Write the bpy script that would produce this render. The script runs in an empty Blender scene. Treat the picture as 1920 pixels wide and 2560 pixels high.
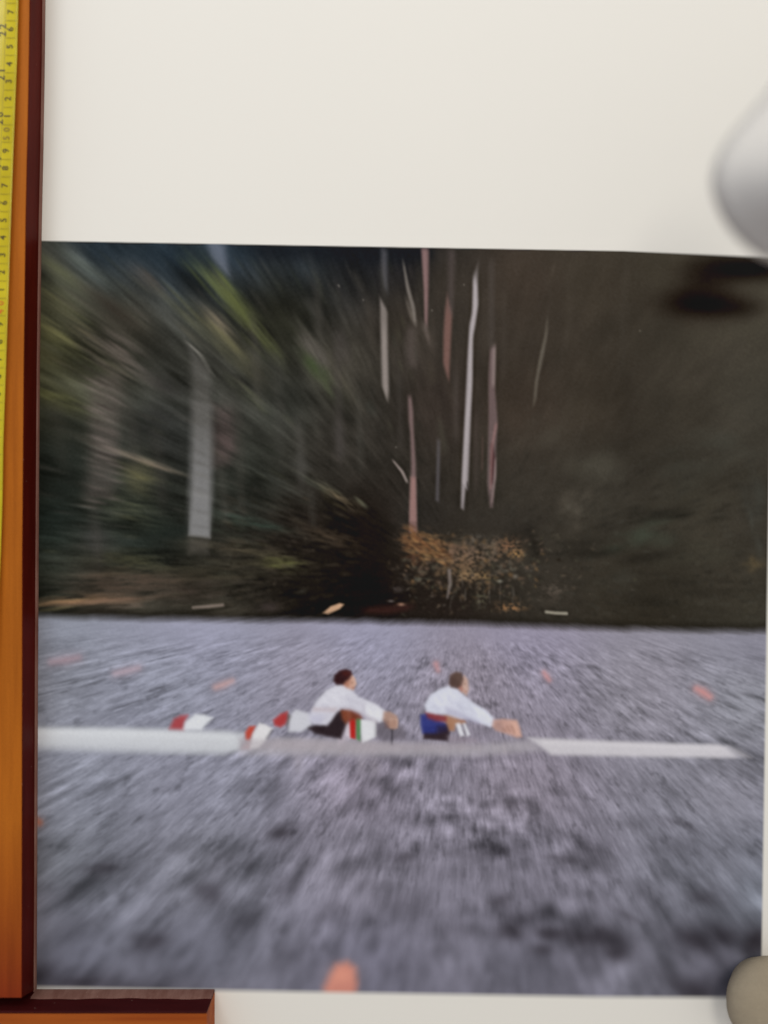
import bpy, math
import numpy as np
from mathutils import Vector

# ---------------------------------------------------------------- camera, light, exposure
sc = bpy.context.scene
D = 0.45                    # camera height above the sheet (m)
PX = 4340.0                 # picture units per metre: the tape's centimetres are 43.4 units apart
FOC = 36.0 * D / (2560 / PX)

cam_d = bpy.data.cameras.new('camera'); cam = bpy.data.objects.new('camera', cam_d)
sc.collection.objects.link(cam); sc.camera = cam
cam.location = (0, 0, D); cam.rotation_euler = (0, 0, 0)
cam_d.sensor_fit = 'VERTICAL'; cam_d.sensor_height = 36.0; cam_d.sensor_width = 27.0
cam_d.lens = FOC; cam_d.clip_start = 0.01; cam_d.clip_end = 20
cam_d.dof.use_dof = True; cam_d.dof.focus_distance = D; cam_d.dof.aperture_fstop = 1.08

world = bpy.data.worlds.new('World'); sc.world = world; world.use_nodes = True
bg = world.node_tree.nodes['Background']
_t = world.node_tree; _c = _t.nodes.new('ShaderNodeTexCoord'); _s = _t.nodes.new('ShaderNodeSeparateXYZ'); _m = _t.nodes.new('ShaderNodeMapRange'); _r = _t.nodes.new('ShaderNodeMix')
_r.data_type = 'RGBA'; _m.inputs['From Min'].default_value = -0.7; _m.inputs['From Max'].default_value = 0.7
_r.inputs[6].default_value = (0.56, 0.58, 0.66, 1); _r.inputs[7].default_value = (1.18, 1.14, 1.06, 1)   # the room is brighter to the right
_t.links.new(_c.outputs['Generated'], _s.inputs[0]); _t.links.new(_s.outputs[0], _m.inputs['Value']); _t.links.new(_m.outputs[0], _r.inputs[0]); _t.links.new(_r.outputs[2], bg.inputs[0])
bg.inputs[1].default_value = 0.60

def lamp(name, loc, target, size, energy, col):
    l = bpy.data.lights.new(name, 'AREA'); l.shape = 'DISK'; l.size = size; l.energy = energy; l.color = col
    o = bpy.data.objects.new(name, l); sc.collection.objects.link(o); o.location = loc
    o.rotation_euler = (Vector(target) - Vector(loc)).to_track_quat('-Z', 'Y').to_euler()
    return o
lamp('ceiling_lamp', (0.26, 0.55, 1.25), (0.05, 0.05, 0), 0.42, 4.6, (1.0, 0.955, 0.87))
lamp('window_light', (-0.5, 1.15, 1.0), (0.05, 0.25, 0), 0.7, 7.6, (0.88, 0.94, 1.0))

sc.view_settings.view_transform = 'Standard'; sc.view_settings.look = 'None'
sc.view_settings.gamma = 1.0; sc.view_settings.exposure = 0.0
sc.view_settings.use_curve_mapping = False

# ---------------------------------------------------------------- helpers
def P(px, py, z=0.0):
    k = (D - z) / D / PX
    return ((px - 960) * k, (1280 - py) * k, z)
def s2l(c):
    c = np.asarray(c, dtype=np.float64) / 255.0
    return np.where(c <= 0.04045, c / 12.92, ((c + 0.055) / 1.055) ** 2.4)
def link(o, parent=None):
    sc.collection.objects.link(o)
    if parent: o.parent = parent
    return o
def tag(o, label=None, cat=None, group=None, kind=None):
    if label: o['label'] = label
    if cat: o['category'] = cat
    if group: o['group'] = group
    if kind: o['kind'] = kind
    return o
def empty(name, loc=(0, 0, 0)):
    o = bpy.data.objects.new(name, None); o.location = loc; o.empty_display_size = 0.02
    return link(o)
def mesh_obj(name, verts, faces, mat, parent=None, smooth=False, bevel=0):
    me = bpy.data.meshes.new(name); me.from_pydata([tuple(v) for v in verts], [], faces); me.update()
    if smooth:
        me.polygons.foreach_set('use_smooth', [True] * len(me.polygons))
    me.materials.append(mat)
    o = link(bpy.data.objects.new(name, me))
    if parent:
        o.parent = parent; o.matrix_parent_inverse = parent.matrix_basis.inverted()
    if bevel:
        b = o.modifiers.new('bevel', 'BEVEL'); b.width = bevel; b.segments = 3; b.limit_method = 'ANGLE'
    return o
class N:
    def __init__(s, name):
        s.m = bpy.data.materials.new(name); s.m.use_nodes = True
        s.t = s.m.node_tree; s.b = s.t.nodes['Principled BSDF']
    def n(s, typ, **kw):
        x = s.t.nodes.new(typ)
        for k, v in kw.items():
            if k.startswith('_'): setattr(x, k[1:], v)
            else: x.inputs[k].default_value = v
        return x
    def l(s, a, b): s.t.links.new(a, b)

def wood_mat(name, c1, c2, rough, scale, coat=0.3, speck=True, spec=0.12):
    n = N(name); tc = n.n('ShaderNodeTexCoord'); mp = n.n('ShaderNodeMapping'); mp.inputs['Scale'].default_value = scale
    n.l(tc.outputs['Object'], mp.inputs['Vector'])
    a = n.n('ShaderNodeTexNoise', Scale=1.0, Detail=6.0, Roughness=0.62); n.l(mp.outputs[0], a.inputs['Vector'])
    r = n.n('ShaderNodeValToRGB'); r.color_ramp.elements[0].position = 0.3; r.color_ramp.elements[1].position = 0.72
    r.color_ramp.elements[0].color = (*c1, 1); r.color_ramp.elements[1].color = (*c2, 1)
    n.l(a.outputs['Fac'], r.inputs[0])
    g = n.n('ShaderNodeTexNoise', Scale=1800.0, Detail=2.0); n.l(tc.outputs['Object'], g.inputs['Vector'])
    mr = n.n('ShaderNodeMapRange'); mr.inputs['To Min'].default_value = 0.8; mr.inputs['To Max'].default_value = 1.2
    n.l(g.outputs['Fac'], mr.inputs['Value'])
    mx = n.n('ShaderNodeMix', _data_type='RGBA', _blend_type='MULTIPLY'); mx.inputs[0].default_value = 1
    n.l(r.outputs[0], mx.inputs[6]); n.l(mr.outputs[0], mx.inputs[7])
    last = mx.outputs[2]
    if speck:
        v = n.n('ShaderNodeTexVoronoi', Scale=140.0); n.l(tc.outputs['Object'], v.inputs['Vector'])
        lt = n.n('ShaderNodeMath', _operation='LESS_THAN'); lt.inputs[1].default_value = 0.045; n.l(v.outputs['Distance'], lt.inputs[0])
        mf = n.n('ShaderNodeMath', _operation='MULTIPLY'); mf.inputs[1].default_value = 0.5; n.l(lt.outputs[0], mf.inputs[0])
        m2 = n.n('ShaderNodeMix', _data_type='RGBA'); m2.inputs[7].default_value = (0.35, 0.22, 0.18, 1)
        n.l(mf.outputs[0], m2.inputs[0]); n.l(last, m2.inputs[6]); last = m2.outputs[2]
    n.l(last, n.b.inputs['Base Color'])
    n.b.inputs['Roughness'].default_value = rough; n.b.inputs['Specular IOR Level'].default_value = spec
    n.b.inputs['Coat Weight'].default_value = coat; n.b.inputs['Coat Roughness'].default_value = 0.25
    bp = n.n('ShaderNodeBump', Strength=0.15, Distance=0.0004); n.l(a.outputs['Fac'], bp.inputs['Height']); n.l(bp.outputs[0], n.b.inputs['Normal'])
    return n.m

def redden_low_end(m):  # mixes in a darker, redder tone towards the rail's lower end
    t = m.node_tree; b = t.nodes['Principled BSDF']; src = b.inputs['Base Color'].links[0].from_socket
    tc = t.nodes.new('ShaderNodeTexCoord'); sp = t.nodes.new('ShaderNodeSeparateXYZ'); mr = t.nodes.new('ShaderNodeMapRange'); mx = t.nodes.new('ShaderNodeMix')
    mx.data_type = 'RGBA'; mx.blend_type = 'MULTIPLY'; mr.inputs['From Min'].default_value = -0.17; mr.inputs['From Max'].default_value = -0.27; mx.inputs[7].default_value = (.52, .22, .5, 1)
    t.links.new(tc.outputs['Object'], sp.inputs[0]); t.links.new(sp.outputs[1], mr.inputs['Value']); t.links.new(mr.outputs[0], mx.inputs[0]); t.links.new(src, mx.inputs[6]); t.links.new(mx.outputs[2], b.inputs['Base Color'])
M_wood = wood_mat('orange_wood', (0.33, 0.088, 0.006), (0.47, 0.135, 0.010), 0.6, (160, 9, 160), 0.0, False)
redden_low_end(M_wood)
M_wood_cross = wood_mat('red_brown_wood', (0.24, 0.040, 0.005), (0.40, 0.095, 0.012), 0.6, (9, 160, 160), 0.0, False)
M_dark = wood_mat('dark_mahogany', (0.055, 0.0045, 0.0025), (0.10, 0.009, 0.005), 0.5, (160, 9, 60), 0.0, True, 0.03)
M_dark_cross = wood_mat('dark_purple_mahogany', (0.028, 0.003, 0.003), (0.06, 0.007, 0.007), 0.5, (9, 160, 60), 0.02, True, 0.05)
M_edge_band = wood_mat('pale_edge_and_reflection', (0.14, 0.055, 0.040), (0.26, 0.14, 0.11), 0.6, (160, 20, 60), 0.0)  # pale rail edge; on the block, the print's reflection as colour

# print paper: colours come from the printed picture stored on the mesh
def print_mat():
    n = N('printed_paper'); a = n.n('ShaderNodeAttribute'); a.attribute_name = 'ink'
    n.l(a.outputs['Color'], n.b.inputs['Base Color'])
    n.b.inputs['Roughness'].default_value = 0.6; n.b.inputs['Specular IOR Level'].default_value = 0.10
    tc = n.n('ShaderNodeTexCoord'); g = n.n('ShaderNodeTexNoise', Scale=2600.0, Detail=1.0); n.l(tc.outputs['Object'], g.inputs['Vector'])
    bp = n.n('ShaderNodeBump', Strength=0.12, Distance=0.0001); n.l(g.outputs['Fac'], bp.inputs['Height']); n.l(bp.outputs[0], n.b.inputs['Normal'])
    return n.m
M_print = print_mat()
def paper_mat(name, col):
    n = N(name); tc = n.n('ShaderNodeTexCoord'); g = n.n('ShaderNodeTexNoise', Scale=3.0, Detail=3.0); n.l(tc.outputs['Object'], g.inputs['Vector'])
    r = n.n('ShaderNodeValToRGB'); r.color_ramp.elements[0].color = (*[c * 0.98 for c in col], 1); r.color_ramp.elements[1].color = (*[min(1, c * 1.02) for c in col], 1)
    n.l(g.outputs['Fac'], r.inputs[0]); n.l(r.outputs[0], n.b.inputs['Base Color'])
    n.b.inputs['Roughness'].default_value = 0.8; n.b.inputs['Specular IOR Level'].default_value = 0.12
    return n.m
PAPER = (0.825, 0.79, 0.725)
M_paper = paper_mat('white_paper', PAPER)

# ---------------------------------------------------------------- table under everything
tm = wood_mat('table_wood', (0.10, 0.045, 0.02), (0.19, 0.09, 0.04), 0.45, (6, 60, 60), 0.2, False)
tb = [P(-1500, -1500, -0.004), P(3600, -1500, -0.004), P(3600, 4200, -0.004), P(-1500, 4200, -0.004)]
tv = tb + [(x, y, -0.03) for x, y, z in tb]
tab = mesh_obj('table_top', tv, [(3, 2, 1, 0), (4, 5, 6, 7), (0, 1, 5, 4), (1, 2, 6, 5), (2, 3, 7, 6), (3, 0, 4, 7)], tm)
tag(tab, 'dark wooden table top under the printed sheet', kind='structure')

# ================================================================ THE PRINTED PICTURE
# painted as flat ink on a fine grid, the way the print itself is: streaks fan out from one point
ST = 1.2                                    # painting cell, picture units
X0, Y0 = 62.0, 590.0
W, H = 1560, 1600                           # painting canvas (2x the grid)
xs = X0 + (np.arange(W) + 0.5) * ST; ys = Y0 + (np.arange(H) + 0.5) * ST
XX, YY = np.meshgrid(xs, ys)
XX = XX.astype(np.float32); YY = YY.astype(np.float32)
CX, CY = 1165.0, 1440.0
rng = np.random.RandomState(7)
TAB = [rng.rand(256, 256).astype(np.float32) for _ in range(6)]
def vn(x, y, k=0):
    xi = np.floor(x).astype(np.int32); yi = np.floor(y).astype(np.int32)
    fx = x - xi; fy = y - yi; fx = fx * fx * (3 - 2 * fx); fy = fy * fy * (3 - 2 * fy)
    T = TAB[k % 6]; x0 = xi & 255; x1 = (xi + 1) & 255; y0 = yi & 255; y1 = (yi + 1) & 255
    return (T[y0, x0] * (1 - fx) + T[y0, x1] * fx) * (1 - fy) + (T[y1, x0] * (1 - fx) + T[y1, x1] * fx) * fy
def fbm(x, y, k=0, o=4, g=0.55):
    s = 0; a = 1; t = 0
    for i in range(o):
        s = s + a * vn(x * 2 ** i + 17.3 * i, y * 2 ** i + 9.1 * i, k + i); t += a; a *= g
    return s / t
def field(pts, p=2.4, base=60.0):
    gx = XX[::8, ::8]; gy = YY[::8, ::8]; num = np.zeros(gx.shape + (3,)); den = np.zeros(gx.shape)
    for x, y, c in pts:
        w = 1.0 / ((gx - x) ** 2 + (gy - y) ** 2 + base ** 2) ** (p / 2)
        num += w[..., None] * np.array(c, float); den += w
    f = (num / den[..., None])
    yi = np.clip((np.arange(H) - 3.5) / 8, 0, f.shape[0] - 1.001); xi = np.clip((np.arange(W) - 3.5) / 8, 0, f.shape[1] - 1.001)
    y0 = yi.astype(int); x0 = xi.astype(int); fy = (yi - y0)[:, None, None]; fx = (xi - x0)[None, :, None]
    a = f[y0][:, x0]; b = f[y0][:, x0 + 1]; c = f[y0 + 1][:, x0]; d = f[y0 + 1][:, x0 + 1]
    return ((a * (1 - fx) + b * fx) * (1 - fy) + (c * (1 - fx) + d * fx) * fy).astype(np.float32)
RAYS = []
class Canvas:
    def __init__(s, img): s.i = img
    def win(s, x0, y0, x1, y1):
        a = max(0, int((x0 - X0) / ST)); b = min(W, int((x1 - X0) / ST) + 2)
        c = max(0, int((y0 - Y0) / ST)); d = min(H, int((y1 - Y0) / ST) + 2)
        return (slice(c, d), slice(a, b)) if b > a and d > c else None
    def put(s, w, al, col, mask=None):
        s.i[w] = s.i[w] * (1 - al[..., None]) + np.array(col, np.float32) * al[..., None]
        if mask is not None: mask[w] = np.maximum(mask[w], al)
    def poly(s, pts, col, soft=4.0, alpha=1.0, mask=None, tex=0.0):
        pts = np.array(pts, float); m = soft * 1.5
        w = s.win(pts[:, 0].min() - m, pts[:, 1].min() - m, pts[:, 0].max() + m, pts[:, 1].max() + m)
        if w is None: return
        x = XX[w]; y = YY[w]; dmin = np.full(x.shape, 1e9, np.float32); ins = np.zeros(x.shape, bool)
        n = len(pts)
        for i in range(n):
            ax, ay = pts[i]; bx, by = pts[(i + 1) % n]; ex, ey = bx - ax, by - ay
            t = np.clip(((x - ax) * ex + (y - ay) * ey) / (ex * ex + ey * ey + 1e-9), 0, 1)
            dmin = np.minimum(dmin, (x - ax - t * ex) ** 2 + (y - ay - t * ey) ** 2)
            if ay != by:
                c = ((ay > y) != (by > y)) & (x < ex * (y - ay) / (by - ay) + ax); ins ^= c
        d = np.sqrt(dmin); sd = np.where(ins, d, -d)
        al = np.clip(sd / soft * 0.5 + 0.5, 0, 1); al = al * al * (3 - 2 * al) * alpha
        if tex: al = al * np.clip(1 - tex * 1.8 * (fbm(x / 60, y / 22, 2, 3) - 0.25), 0, 1)
        s.put(w, al, col, mask)
    def blob(s, x, y, rx, ry, col, alpha=1.0, ang=0.0, mask=None, tex=None):
        r = max(rx, ry) * 2.6; w = s.win(x - r, y - r, x + r, y + r)
        if w is None: return
        dx = XX[w] - x; dy = YY[w] - y; c, n = math.cos(ang), math.sin(ang)
        u = (dx * c + dy * n) / rx; v = (-dx * n + dy * c) / ry
        al = np.exp(-(u * u + v * v)) * alpha
        if tex is not None: al = al * tex[w]
        s.put(w, al, col, mask)
    def line(s, pts, wd, col, alpha=1.0, soft=3.0, mask=None, fade=0.0):
        pts = np.array(pts, float); n = len(pts); wd = np.broadcast_to(np.array(wd, float), (n,))
        m = wd.max() + soft * 2
        w = s.win(pts[:, 0].min() - m, pts[:, 1].min() - m, pts[:, 0].max() + m, pts[:, 1].max() + m)
        if w is None: return
        x = XX[w]; y = YY[w]; best = np.full(x.shape, -1e9, np.float32); tt = np.zeros(x.shape, np.float32)
        for i in range(n - 1):
            ax, ay = pts[i]; bx, by = pts[i + 1]; ex, ey = bx - ax, by - ay
            t = np.clip(((x - ax) * ex + (y - ay) * ey) / (ex * ex + ey * ey + 1e-9), 0, 1)
            d = (wd[i] * (1 - t) + wd[i + 1] * t) / 2 - np.hypot(x - ax - t * ex, y - ay - t * ey)
            g = d > best; best = np.where(g, d, best); tt = np.where(g, (i + t) / (n - 1), tt)
        al = np.clip(best / soft * 0.5 + 0.5, 0, 1)
        if fade: al = al * np.clip(tt / fade, 0, 1) * np.clip((1 - tt) / fade, 0, 1)
        s.put(w, al * alpha, col, mask)
    def ray(s, x, y, ln, wd, col, alpha=0.6, soft=6, fade=0.35):
        RAYS.append((x, y, ln, wd, col, alpha))
        dx, dy = x - CX, y - CY; r = math.hypot(dx, dy); dx /= r; dy /= r; h = ln / 2
        s.line([(x - dx * h, y - dy * h), (x, y), (x + dx * h, y + dy * h)], [wd * .4, wd, wd * .5], col, alpha, soft, None, fade)
def zoom_blur(img, f0, f1, n):
    out = np.zeros_like(img)
    for i in range(n):
        k = f0 + (f1 - f0) * i / (n - 1)
        sx = ((CX + (XX - CX) * k) - X0) / ST - 0.5; sy = ((CY + (YY - CY) * k) - Y0) / ST - 0.5
        sx = np.clip(sx, 0, W - 1.01); sy = np.clip(sy, 0, H - 1.01)
        x0 = sx.astype(np.int32); y0 = sy.astype(np.int32)
        fx = sx - x0; fy = sy - y0
        if img.ndim == 3: fx = fx[..., None]; fy = fy[..., None]
        out += (img[y0, x0] * (1 - fx) + img[y0, x0 + 1] * fx) * (1 - fy) + (img[y0 + 1, x0] * (1 - fx) + img[y0 + 1, x0 + 1] * fx) * fy
    return out / n
def blur(a, r):
    r = int(r)
    if r < 1: return a
    for ax in (0, 1):
        for _ in range(2):
            c = np.cumsum(np.concatenate([np.repeat(np.take(a, [0], ax), r + 1, ax), a, np.repeat(np.take(a, [-1], ax), r, ax)], ax), ax)
            n = a.shape[ax]
            a = (np.take(c, np.arange(2 * r + 1, 2 * r + 1 + n), ax) - np.take(c, np.arange(0, n), ax)) / (2 * r + 1)
    return a.astype(np.float32)

def A(pts, s, ox, oy): return [(ox + x * s, oy + y * s) for x, y in pts]
c1 = lambda p: A(p, 0.3978, 720, 1640)
c2 = lambda p: A(p, 0.3737, 380, 1700)
c4 = lambda p: A(p, 0.3737, 1300, 1500)
c5 = lambda p: A(p, 0.4822, 700, 1200)
c6 = lambda p: A(p, 0.5425, 60, 580)
c7 = lambda p: A(p, 0.4822, 700, 580)
c8 = lambda p: A(p, 0.5425, 60, 1100)

# ---- forest, first layer (gets the fan-out blur)
forest = field([
    (110, 620, (52, 54, 50)), (110, 760, (62, 62, 42)), (110, 880, (66, 66, 40)), (110, 1020, (52, 52, 40)), (110, 1150, (26, 32, 30)), (110, 1300, (24, 34, 32)), (110, 1450, (26, 30, 26)),
    (250, 620, (34, 46, 58)), (420, 625, (28, 42, 56)), (560, 625, (34, 46, 60)), (750, 630, (26, 34, 42)), (900, 640, (20, 22, 30)), (1020, 650, (20, 20, 26)),
    (300, 800, (52, 48, 40)), (500, 900, (46, 46, 42)), (420, 1100, (34, 36, 36)), (600, 1200, (36, 40, 36)), (350, 1330, (24, 32, 30)), (500, 1480, (38, 34, 28)), (250, 1480, (54, 46, 38)),
    (700, 800, (38, 38, 30)), (700, 1000, (44, 46, 42)), (850, 900, (50, 46, 40)), (850, 1100, (46, 42, 38)), (750, 1350, (26, 20, 18)), (900, 1330, (22, 14, 12)), (920, 1480, (16, 8, 8)), (800, 1500, (16, 12, 10)),
    (1000, 800, (52, 44, 38)), (1100, 1000, (50, 40, 36)), (1100, 700, (50, 42, 36)), (1300, 700, (58, 46, 38)), (1500, 700, (60, 50, 40)), (1700, 700, (64, 56, 44)), (1880, 700, (68, 62, 50)),
    (1300, 1000, (56, 44, 36)), (1500, 1000, (58, 48, 38)), (1700, 1000, (60, 52, 42)), (1880, 1000, (64, 58, 48)), (1300, 1250, (48, 42, 36)), (1500, 1250, (56, 50, 42)), (1750, 1250, (54, 48, 38)),
    (1050, 1300, (36, 32, 30)), (1150, 1380, (40, 34, 28)), (1100, 1520, (36, 26, 24)), (1350, 1450, (46, 40, 34)), (1550, 1450, (44, 38, 30)), (1800, 1480, (48, 42, 34)), (1880, 1300, (52, 46, 38)), (1600, 1560, (38, 32, 24)), (1880, 1560, (44, 40, 32)),
], 3.0, 50)  # right side is paler: glossy veil painted into the ink
fc = Canvas(forest)
leafn = fbm(XX / 46, YY / 40, 0, 5, 0.65); leafl = fbm(XX / 150 + 5, YY / 130, 3, 3)
leftw = np.clip((1150 - XX) / 700, 0, 1) * 0.75 + 0.25
rightdim = np.where(XX > 1250, 0.6, 1.0)
mod = 1 + ((leafn - 0.5) * 1.3 + (leafl - 0.5) * 0.9) * leftw
greyr = np.clip((XX - 1150) / 300, 0, 1)[..., None] * .12
forest = forest * (1 - greyr) + (forest.mean(-1, keepdims=True) * np.array((1.03, 1.0, .95), np.float32)) * greyr
forest *= np.clip(mod, 0.5, 2.0)[..., None]
# broad foliage highlights
olive = (104, 106, 62); grey = (110, 104, 96); pink = (104, 84, 80)
for (x, y, l, w, c, a) in [
    (150, 300, 260, 40, (88, 88, 52), .55), (200, 220, 220, 34, (70, 76, 52), .5), (260, 120, 200, 34, (92, 100, 100), .5), (320, 180, 200, 30, (84, 88, 76), .45),
    (130, 470, 220, 40, (126, 122, 66), .6), (200, 500, 300, 26, (120, 114, 62), .55), (260, 450, 240, 24, (104, 92, 60), .5), (120, 580, 200, 40, (88, 84, 50), .5), (130, 760, 200, 34, (98, 98, 48), .55),
    (340, 580, 300, 22, (124, 108, 92), .6), (430, 540, 200, 22, (118, 98, 92), .55), (400, 640, 160, 24, (116, 98, 90), .5), (590, 230, 260, 30, (70, 60, 54), .5),
    (780, 160, 200, 34, (84, 96, 56), .55), (860, 250, 420, 52, (84, 94, 48), .6), (960, 330, 360, 56, (90, 94, 46), .55), (1050, 470, 260, 40, (72, 74, 40), .5),
    (760, 340, 300, 24, (96, 96, 62), .5), (900, 430, 220, 34, (140, 122, 96), .55), (820, 420, 260, 40, (98, 96, 66), .5), (960, 520, 260, 40, (84, 82, 54), .5), (780, 480, 240, 22, (112, 106, 84), .5), (1010, 620, 220, 22, (86, 80, 58), .4),
    (1050, 760, 200, 26, (76, 82, 56), .5), (960, 700, 160, 24, (80, 82, 64), .4), (600, 680, 200, 34, (70, 66, 62), .4), (1320, 560, 200, 26, (100, 92, 82), .5), (1350, 620, 180, 34, (66, 76, 46), .5), (1450, 700, 240, 24, (76, 72, 58), .4),
    (480, 1080, 260, 22, (96, 92, 66), .5), (380, 1000, 300, 10, (150, 130, 112), .6), (520, 1040, 260, 9, (128, 112, 92), .5), (340, 900, 200, 10, (120, 100, 94), .45), (540, 1110, 160, 30, (96, 92, 62), .5)]:
    p = c6([(x, y)])[0]; fc.ray(p[0], p[1], l * .5425, w * .5425, c, a, 9)
for (x, y, l, w, c, a) in [
    (470, 280, 260, 30, (78, 82, 60), .55), (480, 350, 200, 40, (84, 84, 56), .5), (360, 330, 260, 16, (90, 92, 84), .45), (480, 540, 260, 40, (88, 84, 52), .55), (440, 600, 200, 24, (96, 82, 58), .5),
    (900, 280, 300, 18, (76, 78, 70), .4), (1000, 420, 260, 40, (62, 74, 58), .45), (980, 480, 380, 40, (92, 76, 58), .5), (1100, 520, 300, 50, (84, 80, 50), .5), (1200, 570, 160, 44, (98, 98, 48), .6), (1000, 560, 300, 30, (74, 66, 48), .45), (980, 630, 300, 14, (96, 86, 66), .45),
    (1330, 200, 200, 26, (72, 78, 66), .45), (1440, 290, 160, 20, (92, 78, 50), .5), (1530, 280, 110, 14, (160, 140, 102), .6), (1400, 230, 120, 20, (90, 92, 62), .4), (1380, 470, 160, 18, (84, 66, 48), .4),
    (450, 650, 400, 40, (84, 66, 54), .5), (380, 700, 360, 60, (78, 60, 50), .5), (700, 740, 300, 30, (62, 52, 44), .45), (160, 740, 320, 40, (172, 118, 74), .85), (340, 752, 330, 16, (150, 112, 86), .7), (480, 766, 200, 9, (132, 104, 88), .6)]:
    p = c8([(x, y)])[0]; fc.ray(p[0], p[1], l * .5425, w * .5425, c, a, 9)
# scattered leaf flecks over the left half
for i in range(900):
    x = rng.uniform(80, 1150); y = rng.uniform(610, 1520)
    if x > 820 and y > 1250: continue
    d = leafl[int((y - Y0) / ST), int((x - X0) / ST)]
    c = [(98, 100, 62), (88, 84, 76), (104, 88, 80), (70, 78, 60), (18, 20, 18), (16, 18, 16)][rng.randint(6)]
    fc.blob(x, y, rng.uniform(4, 15), rng.uniform(3, 8), c, rng.uniform(.18, .55) * (0.6 + d) * min(1, (1250 - x) / 500 + .25), rng.uniform(-.5, .5))
fc.poly(c8([(380, 430), (560, 390), (740, 400), (760, 460), (650, 530), (420, 500)]), (18, 26, 26), 26, .8)
fc.poly(c8([(1120, 330), (1400, 300), (1659, 320), (1659, 760), (1280, 770), (1230, 600), (1280, 520)]), (16, 9, 8), 60, .45)

# trunks of the left (blurred with the forest)
mk = {}
def mask(name):
    mk[name] = np.zeros((H, W), np.float32); return mk[name]
T_pale = mask('pale_trunk'); T_pinkl = mask('pink_trunk')
fc.poly([(255, 960), (300, 950), (302, 1090), (294, 1250), (276, 1440), (200, 1440), (212, 1180), (226, 1020)], (92, 78, 76), 16, .62, T_pinkl, .5)
fc.poly([(532, 1000), (572, 1030), (592, 1090), (572, 1160), (536, 1170)], (104, 78, 80), 12, .7)
fc.poly([(515, 600), (562, 602), (572, 690), (556, 680), (526, 640)], (124, 132, 152), 9, .8)
fc.poly([(690, 612), (720, 612), (724, 715), (704, 700)], (86, 86, 92), 10, .6)
fc.poly([(738, 1120), (764, 1120), (764, 1200), (740, 1210)], (78, 76, 74), 12, .5)
fc.poly([(832, 1060), (860, 1060), (862, 1160), (838, 1165)], (74, 66, 66), 12, .5)
fc.poly([(855, 1180), (880, 1180), (880, 1330), (850, 1330)], (60, 50, 44), 12, .35)

forest = zoom_blur(forest, 0.966, 1.034, 17)
for_l = np.array((9, 8, 7), np.float32)
forest = forest * np.where(XX < 1100, 1.03, 1.02).astype(np.float32)[..., None] + for_l * .9
fcL = Canvas(forest)
# directional streak texture in ray coordinates
RR = np.hypot(XX - CX, YY - CY) + 1; TH = np.arctan2(YY - CY, XX - CX)
LR = np.log(RR)
fs = fbm(TH / 0.030, LR / 0.20, 1, 5, 0.70)
forest *= np.clip(1 + (fs - 0.5) * (1.05 * leftw * np.clip((1300 - XX) / 300, .12, 1) + 0.03)[...], 0.5, 1.7)[..., None]
fc = Canvas(forest)
for (x, y, ln, wd, col_, al) in list(RAYS):
    rr = math.hypot(x - CX, y - CY); px_, py_ = -(y - CY) / rr, (x - CX) / rr; rx_, ry_ = (x - CX) / rr, (y - CY) / rr
    for q_ in range(5 + int(wd / 6)):
        o1 = rng.normal(0, wd * .45); o2 = rng.normal(0, ln * .22); g_ = rng.uniform(.85, 1.2)
        fc.ray(x + px_ * o1 + rx_ * o2, y + py_ * o1 + ry_ * o2, ln * rng.uniform(.35, .8), rng.uniform(2.5, 7), tuple(min(150, c_ * g_) for c_ in col_), al * rng.uniform(.3, .65), rng.uniform(3, 6))
for i in range(420):
    x = rng.uniform(95, 1060) ; y = rng.uniform(615, 1500)
    if x > 760 and y > 1200: continue
    col_ = [(92, 94, 66), (86, 80, 72), (98, 84, 78), (66, 74, 60), (28, 28, 24), (24, 26, 24), (112, 108, 96)][rng.randint(7)]
    rr = math.hypot(x - CX, y - CY)
    fc.ray(x, y, rr * rng.uniform(.05, .13), rng.uniform(3, 11), col_, rng.uniform(.08, .24), rng.uniform(3, 8))
c9 = lambda p: A(p, 0.5786, 75, 575)
fsx = np.clip((fs - .30) * 2.6, 0.05, 1.15)
def patch(x, y, rx, ry, col_, al, ang=None):
    p = c9([(x, y)])[0]
    a_ = math.atan2(p[1] - CY, p[0] - CX) if ang is None else ang
    fc.blob(p[0], p[1], rx * .5786, ry * .5786, col_, min(1, al), a_, None, fsx)
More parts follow.
